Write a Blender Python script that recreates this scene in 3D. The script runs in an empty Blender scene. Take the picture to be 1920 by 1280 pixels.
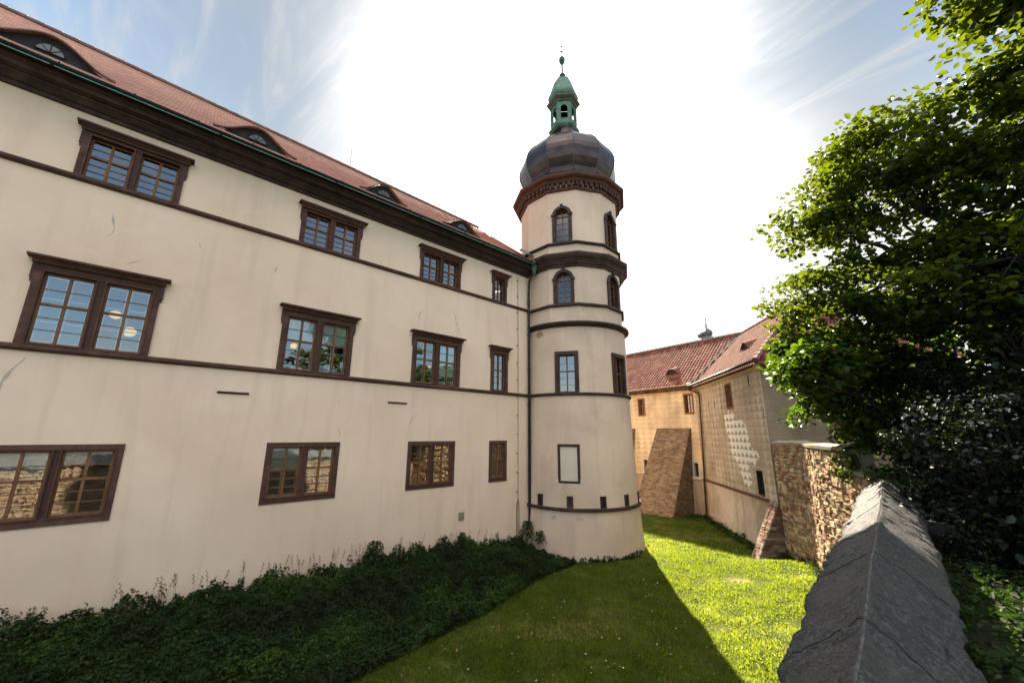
import bpy, math, random
import numpy as np
from mathutils import Vector, Matrix, noise
R = math.radians
rng = np.random.default_rng(7)
random.seed(7)
sc = bpy.context.scene
col = sc.collection

# ---------------------------------------------------------------- camera, sky, sun, exposure
CAM = Vector((13.0, 0.0, 0.0))
cd = bpy.data.cameras.new('camera'); cam = bpy.data.objects.new('camera', cd); col.objects.link(cam)
cd.sensor_width = 36; cd.lens = 13.844; cd.clip_start = 0.05; cd.clip_end = 3000
cam.matrix_world = Matrix.Translation(CAM) @ Matrix.Rotation(R(47.32), 4, 'Z') @ Matrix.Rotation(R(90 + 13.22), 4, 'X') @ Matrix.Rotation(R(0.323), 4, 'Z')
sc.camera = cam
SUN_AZ, SUN_EL = R(41.5), R(39.2)                    # azimuth measured from +Y towards -X
sdir = Vector((-math.sin(SUN_AZ) * math.cos(SUN_EL), math.cos(SUN_AZ) * math.cos(SUN_EL), math.sin(SUN_EL)))
sl = bpy.data.lights.new('sun', 'SUN'); sl.energy = 5.0; sl.angle = R(0.6); sl.color = (1.0, 0.87, 0.68)
so = bpy.data.objects.new('sun', sl); col.objects.link(so)
so.rotation_euler = sdir.to_track_quat('Z', 'Y').to_euler()
sc.view_settings.view_transform = 'Standard'; sc.view_settings.look = 'None'
sc.view_settings.exposure = 2.4; sc.view_settings.gamma = 1.0
sc.view_settings.use_curve_mapping = False
W = bpy.data.worlds.new('World'); sc.world = W; W.use_nodes = True
def world():
    nt = W.node_tree; nt.nodes.clear(); N = nt.nodes.new; L = nt.links.new
    out = N('ShaderNodeOutputWorld'); bg = N('ShaderNodeBackground'); bg.inputs[1].default_value = 0.085
    sky = N('ShaderNodeTexSky'); sky.sky_type = 'NISHITA'; sky.sun_disc = False
    sky.sun_elevation = SUN_EL; sky.sun_rotation = -SUN_AZ; sky.air_density = 1.0; sky.dust_density = 1.5; sky.ozone_density = 1.0
    tc = N('ShaderNodeTexCoord')
    sep = N('ShaderNodeSeparateXYZ'); L(tc.outputs['Generated'], sep.inputs[0])
    zz = N('ShaderNodeMath'); zz.operation = 'MAXIMUM'; L(sep.outputs[2], zz.inputs[0]); zz.inputs[1].default_value = 0.0
    za = N('ShaderNodeMath'); za.operation = 'ADD'; L(zz.outputs[0], za.inputs[0]); za.inputs[1].default_value = 0.22
    dv = []
    for k in (0, 1):
        d = N('ShaderNodeMath'); d.operation = 'DIVIDE'; L(sep.outputs[k], d.inputs[0]); L(za.outputs[0], d.inputs[1]); dv.append(d)
    cb = N('ShaderNodeCombineXYZ'); L(dv[0].outputs[0], cb.inputs[0]); L(dv[1].outputs[0], cb.inputs[1])
    mp = N('ShaderNodeMapping'); mp.inputs['Rotation'].default_value = (0, 0, R(-35)); mp.inputs['Scale'].default_value = (0.8, 2.6, 1)
    L(cb.outputs[0], mp.inputs[0])
    nz = N('ShaderNodeTexNoise'); nz.inputs['Scale'].default_value = 0.9; nz.inputs['Detail'].default_value = 7; nz.inputs['Roughness'].default_value = 0.52
    nz.inputs['Distortion'].default_value = 0.5
    L(mp.outputs[0], nz.inputs['Vector'])
    cr = N('ShaderNodeMapRange'); cr.inputs[1].default_value = 0.36; cr.inputs[2].default_value = 0.72; L(nz.outputs[0], cr.inputs[0])
    dot = N('ShaderNodeVectorMath'); dot.operation = 'DOT_PRODUCT'; L(tc.outputs['Generated'], dot.inputs[0]); dot.inputs[1].default_value = sdir
    def mr(v, i0, i1, o0, o1, smooth=True):
        n = N('ShaderNodeMapRange'); n.interpolation_type = 'SMOOTHSTEP' if smooth else 'LINEAR'
        for k, x in enumerate((i0, i1, o0, o1)): n.inputs[k + 1].default_value = x
        L(v, n.inputs[0]); return n.outputs[0]
    def ma(op, x, y, clamp=False):
        n = N('ShaderNodeMath'); n.operation = op; n.use_clamp = clamp
        for k, v in enumerate((x, y)):
            if isinstance(v, (int, float)): n.inputs[k].default_value = v
            else: L(v, n.inputs[k])
        return n.outputs[0]
    def scale(c, f):
        n = N('ShaderNodeVectorMath'); n.operation = 'SCALE'
        if isinstance(c, tuple): n.inputs[0].default_value = c
        else: L(c, n.inputs[0])
        L(f, n.inputs['Scale']); return n.outputs[0]
    def mix(f, x, y):
        n = N('ShaderNodeMix'); n.data_type = 'RGBA'; L(f, n.inputs['Factor']); L(x, n.inputs['A']); L(y, n.inputs['B']); return n.outputs['Result']
    d0 = dot.outputs['Value']; d = ma('ADD', d0, ma('MULTIPLY', ma('SUBTRACT', nz.outputs[0], 0.5), 0.10))
    g = mr(d, 0.83, 1.04, 0, 1); g2 = mr(d, 0.73, 1.03, 0, 1)
    mp2 = N('ShaderNodeMapping'); mp2.inputs['Rotation'].default_value = (0, 0, R(-52)); mp2.inputs['Scale'].default_value = (1.0, 4.5, 1); L(cb.outputs[0], mp2.inputs[0])
    nf = N('ShaderNodeTexNoise'); nf.inputs['Scale'].default_value = 2.2; nf.inputs['Detail'].default_value = 9; nf.inputs['Roughness'].default_value = 0.62; nf.inputs['Distortion'].default_value = 1.2; L(mp2.outputs[0], nf.inputs['Vector'])
    wisp = mr(nf.outputs[0], 0.46, 0.78, 0, 0.55)
    clear = scale(sky.outputs[0], mr(d0, 0.35, 0.93, 0.88, 0.27))
    tn = N('ShaderNodeVectorMath'); tn.operation = 'MULTIPLY'; L(clear, tn.inputs[0]); tn.inputs[1].default_value = (0.86, 1.0, 0.97); clear = tn.outputs[0]
    hz = mr(zz.outputs[0], 0.66, 0.28, 0, 1); lowb = ma('MULTIPLY', mr(zz.outputs[0], 0.20, 0.02, 0, 1), mr(d0, 0.2, -0.5, 0, 1))  # lowb: brightness added low on the unseen side, lifts the facade light
    # thin cirrus, white veil round the sun and low down
    cover = ma('ADD', ma('ADD', ma('ADD', wisp, ma('MULTIPLY', cr.outputs[0], 0.30)), ma('MULTIPLY', g2, 0.9)), ma('MAXIMUM', lowb, ma('MULTIPLY', hz, mr(d, 0.0, 0.6, 0.12, 1.0))), True)
    veil = scale((1.0, 1.0, 0.985), ma('ADD', ma('MULTIPLY', g, 4.0), ma('ADD', ma('MULTIPLY', lowb, 3.2), ma('ADD', 1.30, ma('ADD', ma('MULTIPLY', nf.outputs[0], 0.5), ma('MULTIPLY', hz, 0.9))))))
    c1 = mix(cover, clear, veil)
    # bright cloud patch added high up, out of view, to brighten the facade
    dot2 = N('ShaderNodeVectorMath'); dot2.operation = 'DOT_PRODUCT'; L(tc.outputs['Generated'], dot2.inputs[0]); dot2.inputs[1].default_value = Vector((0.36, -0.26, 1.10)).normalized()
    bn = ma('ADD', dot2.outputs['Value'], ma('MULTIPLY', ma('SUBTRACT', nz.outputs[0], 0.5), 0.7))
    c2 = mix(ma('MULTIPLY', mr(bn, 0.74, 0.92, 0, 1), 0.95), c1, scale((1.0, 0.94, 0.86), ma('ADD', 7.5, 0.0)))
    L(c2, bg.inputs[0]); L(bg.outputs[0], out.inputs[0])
world()

# ---------------------------------------------------------------- helpers
class MB:
    def __init__(s): s.v = []; s.f = []; s.rnd = []
    def add(s, vs, fs, r=None):
        o = len(s.v); s.v += [tuple(v) for v in vs]; s.f += [tuple(i + o for i in f) for f in fs]
        s.rnd += [random.random() if r is None else r] * len(fs)
    def box(s, a, b, M=None):
        vs = [Vector((x, y, z)) for z in (a[2], b[2]) for y in (a[1], b[1]) for x in (a[0], b[0])]
        if M: vs = [M @ v for v in vs]
        s.add(vs, [(0, 2, 3, 1), (4, 5, 7, 6), (0, 1, 5, 4), (2, 6, 7, 3), (0, 4, 6, 2), (1, 3, 7, 5)])
    def ring(s, outer, inner, y0, y1, M=None):
        "closed frame between two loops of (u, v), thick from y0 (front) to y1"
        n = len(outer); vs = []
        for y in (y0, y1):
            for l in (outer, inner): vs += [Vector((u, y, v)) for u, v in l]
        if M: vs = [M @ v for v in vs]
        fs = []
        for i in range(n):
            j = (i + 1) % n
            fs += [(i, j, n + j, n + i), (2 * n + i, 3 * n + i, 3 * n + j, 2 * n + j), (i, 2 * n + i, 2 * n + j, j), (n + i, n + j, 3 * n + j, 3 * n + i)]
        s.add(vs, fs)
    def extrude(s, prof, p0, p1, out, up=Vector((0, 0, 1)), closed=True, caps=True):
        "profile of (out, up) carried from p0 to p1"
        p0 = Vector(p0); p1 = Vector(p1); out = Vector(out); n = len(prof)
        vs = [p + out * a + up * b for p in (p0, p1) for a, b in prof]
        fs = [(i, (i + 1) % n, n + (i + 1) % n, n + i) for i in range(n if closed else n - 1)]
        if caps and closed: fs += [tuple(range(n))[::-1], tuple(range(n, 2 * n))]
        s.add(vs, fs)
    def lathe(s, prof, c=(0, 0), n=48, a0=0.0, a1=2 * math.pi, capt=True, capb=False, fac=None):
        "prof of (radius, z); c = axis; n sides"
        full = abs(a1 - a0 - 2 * math.pi) < 1e-6; m = n if full else n + 1
        vs = []
        for r, z in prof:
            for k in range(m):
                a = a0 + (a1 - a0) * k / n; vs.append((c[0] + r * math.cos(a), c[1] + r * math.sin(a), z))
        fs = []
        for i in range(len(prof) - 1):
            for k in range(n):
                k2 = (k + 1) % m; fs.append((i * m + k, i * m + k2, (i + 1) * m + k2, (i + 1) * m + k))
        if capt: fs.append(tuple(range((len(prof) - 1) * m, len(prof) * m)))
        if capb: fs.append(tuple(range(m))[::-1])
        s.add(vs, fs)
    def tube(s, pts, rad, n=8, cap=True):
        pts = [Vector(p) for p in pts]; rs = rad if isinstance(rad, (list, tuple)) else [rad] * len(pts)
        vs = []; ref = Vector((0.31, 0.17, 0.94)).normalized()
        for i, p in enumerate(pts):
            t = (pts[min(i + 1, len(pts) - 1)] - pts[max(i - 1, 0)]).normalized()
            a = t.cross(ref)
            if a.length < 0.05: a = t.cross(Vector((1, 0, 0)))
            a.normalize(); b = t.cross(a)
            vs += [p + (a * math.cos(2 * math.pi * k / n) + b * math.sin(2 * math.pi * k / n)) * rs[i] for k in range(n)]
        fs = [(i * n + k, i * n + (k + 1) % n, (i + 1) * n + (k + 1) % n, (i + 1) * n + k) for i in range(len(pts) - 1) for k in range(n)]
        if cap: fs += [tuple(range(n))[::-1], tuple(range((len(pts) - 1) * n, len(pts) * n))]
        s.add(vs, fs)
    def mesh(s, name, mat, smooth=False):
        me = bpy.data.meshes.new(name); me.from_pydata(s.v, [], s.f); me.materials.append(mat)
        at = me.attributes.new('rnd', 'FLOAT', 'FACE'); at.data.foreach_set('value', np.array(s.rnd, np.float32))
        if smooth: me.polygons.foreach_set('use_smooth', [True] * len(me.polygons))
        me.update(); return me
    def build(s, name, mat, parent=None, smooth=False):
        return link(name, s.mesh(name, mat, smooth), parent)
def link(name, me, parent=None):
    o = bpy.data.objects.new(name, me); col.objects.link(o)
    if parent is not None:
        o.parent = parent; o.matrix_parent_inverse = wm(parent).inverted()
    return o
def wm(o):
    m = o.matrix_basis.copy()
    return m if o.parent is None else wm(o.parent) @ o.matrix_parent_inverse @ m
def tag(o, label=None, cat=None, group=None, kind=None):
    if label: o['label'] = label
    if cat: o['category'] = cat
    if group: o['group'] = group
    if kind: o['kind'] = kind
    return o
def thing(name, label, cat, loc, group=None):
    o = bpy.data.objects.new(name, None); col.objects.link(o); o.location = loc; o.empty_display_size = 0.2
    return tag(o, label, cat, group)

# ---------------------------------------------------------------- materials
def nodes(name):
    m = bpy.data.materials.new(name); m.use_nodes = True; nt = m.node_tree
    return m, nt, nt.nodes.new, nt.links.new, nt.nodes['Principled BSDF']
def ramp(nt, src, stops, interp='LINEAR'):
    r = nt.nodes.new('ShaderNodeValToRGB'); r.color_ramp.interpolation = interp
    e = r.color_ramp.elements
    while len(e) < len(stops): e.new(0.5)
    for i, (p, c) in enumerate(stops): e[i].position = p; e[i].color = (*c, 1)
    nt.links.new(src, r.inputs[0]); return r.outputs[0]
def tnoise(nt, scale, detail=5, rough=0.55, vec=None, stretch=None, dist=0.0, coord='Object'):
    n = nt.nodes.new('ShaderNodeTexNoise'); n.inputs['Scale'].default_value = scale; n.inputs['Detail'].default_value = detail
    n.inputs['Roughness'].default_value = rough; n.inputs['Distortion'].default_value = dist
    tc = nt.nodes.new('ShaderNodeTexCoord'); src = tc.outputs[coord] if vec is None else vec
    if stretch:
        mp = nt.nodes.new('ShaderNodeMapping'); mp.inputs['Scale'].default_value = stretch; nt.links.new(src, mp.inputs[0]); src = mp.outputs[0]
    nt.links.new(src, n.inputs['Vector']); return n.outputs[0]
def mixc(nt, fac, a, b, mode='MIX'):
    m = nt.nodes.new('ShaderNodeMix'); m.data_type = 'RGBA'; m.blend_type = mode
    for s, v in (('Factor', fac), ('A', a), ('B', b)):
        if isinstance(v, (int, float)): m.inputs[s].default_value = v
        elif isinstance(v, tuple): m.inputs[s].default_value = (*v, 1)
        else: nt.links.new(v, m.inputs[s])
    return m.outputs['Result']
def mth(nt, op, a, b=None, clamp=False):
    m = nt.nodes.new('ShaderNodeMath'); m.operation = op; m.use_clamp = clamp
    for i, v in enumerate((a, b)):
        if v is None: continue
        if isinstance(v, (int, float)): m.inputs[i].default_value = v
        else: nt.links.new(v, m.inputs[i])
    return m.outputs[0]
def mrange(nt, v, a, b, c=0.0, d=1.0):
    m = nt.nodes.new('ShaderNodeMapRange'); nt.links.new(v, m.inputs[0])
    for i, x in enumerate((a, b, c, d)): m.inputs[i + 1].default_value = x
    return m.outputs[0]
def bump(nt, b, h, strength=0.3, dist=0.05, prev=None):
    n = nt.nodes.new('ShaderNodeBump'); n.inputs['Strength'].default_value = strength; n.inputs['Distance'].default_value = dist
    nt.links.new(h, n.inputs['Height'])
    if prev is not None: nt.links.new(prev, n.inputs['Normal'])
    if b is not None: nt.links.new(n.outputs[0], b.inputs['Normal'])
    return n.outputs[0]
def attr(nt, name='rnd'):
    a = nt.nodes.new('ShaderNodeAttribute'); a.attribute_name = name; return a.outputs['Fac']

def m_plaster(name, base, dark, stain=(0.3, 0.22, 0.15), amt=1.0):
    m, nt, N, L, b = nodes(name)
    c = ramp(nt, tnoise(nt, 0.35, 8, 0.62), [(0.3, dark), (0.62, base), (0.8, tuple(min(1, x * 1.05) for x in base))])
    # vertical rain streaks and soft cloudy repairs
    st = mrange(nt, tnoise(nt, 1.0, 6, 0.6, stretch=(2.2, 2.2, 0.22)), 0.52, 0.78, 0, 0.35 * amt)
    c = mixc(nt, st, c, stain)
    pt = mrange(nt, tnoise(nt, 0.9, 3, 0.45, dist=1.2), 0.6, 0.68, 0, 0.16 * amt)
    c = mixc(nt, pt, c, tuple(min(1, x * 1.1) for x in base))
    sp = mrange(nt, tnoise(nt, 9, 4, 0.7), 0.62, 0.74, 0, 0.18 * amt)
    c = mixc(nt, sp, c, dark)
    L(c, b.inputs['Base Color']); b.inputs['Roughness'].default_value = 0.92; b.inputs['Specular IOR Level'].default_value = 0.15
    p = bump(nt, None, tnoise(nt, 1.2, 4, 0.5), 0.5, 0.04)
    bump(nt, b, tnoise(nt, 38, 5, 0.65), 0.35, 0.008, p)
    return m
def m_simple(name, a, c2, scale=4, rough=0.7, bs=0.3, bd=0.01, metal=0.0, spec=0.3, stretch=None, lo=0.35, hi=0.68, per=0.0):
    m, nt, N, L, b = nodes(name)
    n = tnoise(nt, scale, 6, 0.62, stretch=stretch)
    c = ramp(nt, n, [(lo, a), (hi, c2)])
    if per:
        c = mixc(nt, mth(nt, 'MULTIPLY', attr(nt), per), c, tuple(x * 0.35 for x in a))
    L(c, b.inputs['Base Color']); b.inputs['Roughness'].default_value = rough; b.inputs['Metallic'].default_value = metal
    b.inputs['Specular IOR Level'].default_value = spec
    bump(nt, b, tnoise(nt, scale * 6, 4, 0.6, stretch=stretch), bs, bd)
    return m
def m_stone(name, cols, mortar=None, rough=0.9, bs=0.6):
    m, nt, N, L, b = nodes(name)
    k = len(cols); c = ramp(nt, attr(nt), [((i + 0.0) / k, x) for i, x in enumerate(cols)], 'CONSTANT')
    c = mixc(nt, mrange(nt, tnoise(nt, 7, 6, 0.7), 0.3, 0.75, 0, 0.75), c, (0.5, 0.5, 0.5), 'SOFT_LIGHT')
    c = mixc(nt, mrange(nt, tnoise(nt, 2.3, 5, 0.6), 0.5, 0.75, 0, 0.45), c, tuple(x * 0.45 for x in cols[0]))
    L(c, b.inputs['Base Color']); b.inputs['Roughness'].default_value = rough; b.inputs['Specular IOR Level'].default_value = 0.2
    p = bump(nt, None, tnoise(nt, 9, 5, 0.65), bs, 0.04)
    bump(nt, b, tnoise(nt, 45, 4, 0.7), 0.5, 0.01, p)
    return m
def m_leaf(name, stops, trans=0.5, rough=0.4, tcol=(0.35, 0.5, 0.02)):
    m = bpy.data.materials.new(name); m.use_nodes = True; nt = m.node_tree; nt.nodes.clear(); N = nt.nodes.new; L = nt.links.new
    c = ramp(nt, attr(nt), stops)
    b = N('ShaderNodeBsdfPrincipled'); L(c, b.inputs['Base Color']); b.inputs['Roughness'].default_value = rough; b.inputs['Specular IOR Level'].default_value = 0.35
    t = N('ShaderNodeBsdfTranslucent'); L(mixc(nt, 0.6, c, tcol), t.inputs[0])
    mx = N('ShaderNodeMixShader'); mx.inputs[0].default_value = trans; L(b.outputs[0], mx.inputs[1]); L(t.outputs[0], mx.inputs[2])
    o = N('ShaderNodeOutputMaterial'); L(mx.outputs[0], o.inputs[0]); return m
def m_glass(name, refl=0.32, tint=(0.75, 0.82, 0.85)):
    m = bpy.data.materials.new(name); m.use_nodes = True; nt = m.node_tree; nt.nodes.clear(); N = nt.nodes.new; L = nt.links.new
    g = N('ShaderNodeBsdfGlossy'); g.inputs['Roughness'].default_value = 0.015; g.inputs[0].default_value = (0.95, 0.97, 1, 1)
    t = N('ShaderNodeBsdfTransparent'); t.inputs[0].default_value = (*tint, 1)
    fr = N('ShaderNodeFresnel'); fr.inputs[0].default_value = 1.5
    f = mth(nt, 'ADD', mth(nt, 'MULTIPLY', fr.outputs[0], 1.5), refl, True)
    bp = N('ShaderNodeBump'); bp.inputs['Strength'].default_value = 0.12; bp.inputs['Distance'].default_value = 0.01
    L(tnoise(nt, 3.2, 2, 0.5), bp.inputs['Height']); L(bp.outputs[0], g.inputs['Normal'])
    mx = N('ShaderNodeMixShader'); L(f, mx.inputs[0]); L(t.outputs[0], mx.inputs[1]); L(g.outputs[0], mx.inputs[2])
    o = N('ShaderNodeOutputMaterial'); L(mx.outputs[0], o.inputs[0]); return m
def m_emit(name, c, s):
    m, nt, N, L, b = nodes(name); b.inputs['Base Color'].default_value = (*c, 1); b.inputs['Emission Color'].default_value = (*c, 1); b.inputs['Emission Strength'].default_value = s; return m
def m_flat(name, c, rough=0.9):
    m, nt, N, L, b = nodes(name); L(ramp(nt, tnoise(nt, 6, 4), [(0.3, tuple(x * 0.85 for x in c)), (0.7, c)]), b.inputs['Base Color']); b.inputs['Roughness'].default_value = rough; return m
def m_sgraffito(name, org, d, base, light, contrast, course=0.36, wd=0.36, wornlo=0.15, th=1.0):
    "envelope sgraffito: rows of scratched triangles along the wall direction d"
    m, nt, N, L, b = nodes(name)
    tc = N('ShaderNodeTexCoord')
    sub = N('ShaderNodeVectorMath'); sub.operation = 'SUBTRACT'; L(tc.outputs['Object'], sub.inputs[0]); sub.inputs[1].default_value = org
    dt = N('ShaderNodeVectorMath'); dt.operation = 'DOT_PRODUCT'; L(sub.outputs[0], dt.inputs[0]); dt.inputs[1].default_value = (d[0], d[1], 0)
    sp = N('ShaderNodeSeparateXYZ'); L(sub.outputs[0], sp.inputs[0])
    wob = mth(nt, 'MULTIPLY', mth(nt, 'SUBTRACT', tnoise(nt, 2.2, 3), 0.5), 0.09)
    u = mth(nt, 'DIVIDE', mth(nt, 'ADD', dt.outputs['Value'], wob), wd); v = mth(nt, 'DIVIDE', mth(nt, 'ADD', sp.outputs[2], wob), course)
    fu = mth(nt, 'FRACT', mth(nt, 'ADD', u, 200.0)); fv = mth(nt, 'FRACT', mth(nt, 'ADD', v, 200.0))
    tri = mth(nt, 'SUBTRACT', 1.0, mth(nt, 'ABSOLUTE', mth(nt, 'SUBTRACT', mth(nt, 'MULTIPLY', fu, 2.0), 1.0)))
    inside = mrange(nt, mth(nt, 'SUBTRACT', mth(nt, 'MULTIPLY', tri, th), fv), -0.06, 0.06, 0, 1)
    line = mrange(nt, mth(nt, 'ABSOLUTE', mth(nt, 'SUBTRACT', fv, 0.5)), 0.46, 0.49, 0, 1)
    worn = mrange(nt, tnoise(nt, 0.55, 5, 0.6), 0.38, 0.62, wornlo, 1.0)
    cb = ramp(nt, tnoise(nt, 0.7, 7, 0.62), [(0.3, tuple(x * 0.62 for x in base)), (0.55, base), (0.78, tuple(min(1, x * 1.25) for x in base))])
    c = mixc(nt, mth(nt, 'MULTIPLY', mth(nt, 'MULTIPLY', mth(nt, 'SUBTRACT', 1.0, inside), worn), contrast), cb, light)
    c = mixc(nt, mth(nt, 'MULTIPLY', line, 0.45), c, light)
    c = mixc(nt, mrange(nt, tnoise(nt, 1.1, 6, 0.65, stretch=(1.4, 1.4, 0.3)), 0.5, 0.8, 0, 0.5 if wornlo < .5 else .1), c, tuple(x * 0.5 for x in base))
    L(c, b.inputs['Base Color']); b.inputs['Roughness'].default_value = 0.93; b.inputs['Specular IOR Level'].default_value = 0.12
    p = bump(nt, None, mth(nt, 'ADD', mth(nt, 'MULTIPLY', inside, worn), mth(nt, 'MULTIPLY', line, -1.2)), 0.45, 0.02)
    bump(nt, b, tnoise(nt, 14, 6, 0.65), 0.5, 0.02, p)
    return m

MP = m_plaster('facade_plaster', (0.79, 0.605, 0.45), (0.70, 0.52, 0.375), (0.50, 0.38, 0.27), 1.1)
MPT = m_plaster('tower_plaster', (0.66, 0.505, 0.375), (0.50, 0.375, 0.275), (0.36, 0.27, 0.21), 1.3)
MBR = m_simple('brown_sandstone', (0.075, 0.034, 0.024), (0.13, 0.062, 0.042), 5, 0.75, 0.5, 0.02, per=0.5)
MBD = m_simple('dark_sandstone', (0.03, 0.018, 0.015), (0.085, 0.048, 0.036), 3, 0.75, 0.5, 0.02, per=0.5)
MTIM = m_simple('oak_timber', (0.12, 0.048, 0.016), (0.23, 0.10, 0.035), 9, 0.55, 0.2, 0.004, stretch=(1, 1, 0.2))
MWHT = m_flat('painted_inner_wood', (0.78, 0.82, 0.74), 0.6)
MBLIND = m_flat('pale_green_blind', (0.72, 0.78, 0.60), 0.9)
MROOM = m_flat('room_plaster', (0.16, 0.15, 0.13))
MGL = m_glass('window_glass', 0.13)
MGLA = m_glass('tower_window_glass', 0.03)
MGLL = m_glass('lower_window_glass', 0.36)
MGLD = m_glass('dark_window_glass', 0.1, (0.4, 0.42, 0.45))
MGUT = m_simple('copper_gutter', (0.008, 0.010, 0.010), (0.014, 0.018, 0.017), 3, 0.6, 0.2, 0.01, metal=0.0, spec=0.15)
MGRN = m_simple('verdigris_copper', (0.055, 0.12, 0.09), (0.15, 0.25, 0.19), 5, 0.6, 0.3, 0.01, metal=0.15, per=0.35)
MDOME = m_simple('oxidised_copper', (0.035, 0.026, 0.026), (0.075, 0.054, 0.052), 1.6, 0.3, 0.25, 0.01, metal=0.75, spec=0.5)
MPIPE = m_simple('downpipe_metal', (0.02, 0.022, 0.022), (0.06, 0.07, 0.065), 6, 0.5, 0.2, 0.005, metal=0.4)
MPIPE2 = m_simple('brown_pipe_metal', (0.05, 0.024, 0.016), (0.10, 0.055, 0.035), 6, 0.5, 0.2, 0.005, metal=0.3)
MLEAD = m_simple('grey_sheet_metal', (0.16, 0.18, 0.20), (0.28, 0.31, 0.33), 4, 0.4, 0.2, 0.01, metal=0.6)
MDARKW = m_simple('dark_boarding_and_fill', (0.012, 0.011, 0.011), (0.03, 0.026, 0.024), 6, 0.8, 0.3, 0.01)
MREDST = m_simple('red_sandstone', (0.20, 0.085, 0.05), (0.30, 0.14, 0.085), 6, 0.8, 0.5, 0.015)
MWHITEST = m_simple('pale_window_stone', (0.5, 0.44, 0.36), (0.62, 0.55, 0.46), 6, 0.85, 0.4, 0.01)

# ---------------------------------------------------------------- walls with openings
def wall_grid(mb, O, d, u0, u1, z0, z1, holes, step=1.5):
    us = sorted(set([u0, u1] + [h[0] for h in holes] + [h[1] for h in holes]))
    zs = sorted(set([z0, z1] + [h[2] for h in holes] + [h[3] for h in holes]))
    for a, b in zip(us, us[1:]):
        for c, e in zip(zs, zs[1:]):
            mu, mz = (a + b) / 2, (c + e) / 2
            if any(h[0] < mu < h[1] and h[2] < mz < h[3] for h in holes): continue
            P = lambda u, z: (O[0] + d[0] * u, O[1] + d[1] * u, z)
            mb.add([P(a, c), P(b, c), P(b, e), P(a, e)], [(0, 1, 2, 3)])

# window: local frame u = x, outward = -y, v = z, origin at the sill's middle
CACHE = {}
def rect(u0, u1, v0, v1): return [(u0, v0), (u1, v0), (u1, v1), (u0, v1)]
def arch(u0, u1, v0, vs, n=12):
    r = (u1 - u0) / 2; c = (u0 + u1) / 2
    return [(u0, v0), (u1, v0)] + [(c + r * math.cos(math.pi * k / n), vs + r * math.sin(math.pi * k / n)) for k in range(n + 1)]
def sash(u0, u1, v0, v1, y, rows=(3, 2), cols=2, f=0.045, tr=0.05, thin=0.015, split=0.56):
    mb = MB(); mb.ring(rect(u0, u1, v0, v1), rect(u0 + f, u1 - f, v0 + f, v1 - f), y, y + 0.07)
    vt = v0 + (v1 - v0) * split
    mb.box((u0 + f, y - 0.015, vt - tr / 2), (u1 - f, y + 0.065, vt + tr / 2))
    uc = (u0 + u1) / 2
    if cols == 2:
        for a, b in ((v0 + f, vt - tr / 2), (vt + tr / 2, v1 - f)): mb.box((uc - 0.027, y - 0.008, a), (uc + 0.027, y + 0.06, b))
    for (a, b), k in zip(((v0 + f, vt - tr / 2), (vt + tr / 2, v1 - f)), rows):
        for i in range(1, k):
            v = a + (b - a) * i / k
            for s0, s1 in ((u0 + f, uc - 0.027), (uc + 0.027, u1 - f)): mb.box((s0, y + 0.012, v - thin / 2), (s1, y + 0.04, v + thin / 2))
    return mb
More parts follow.
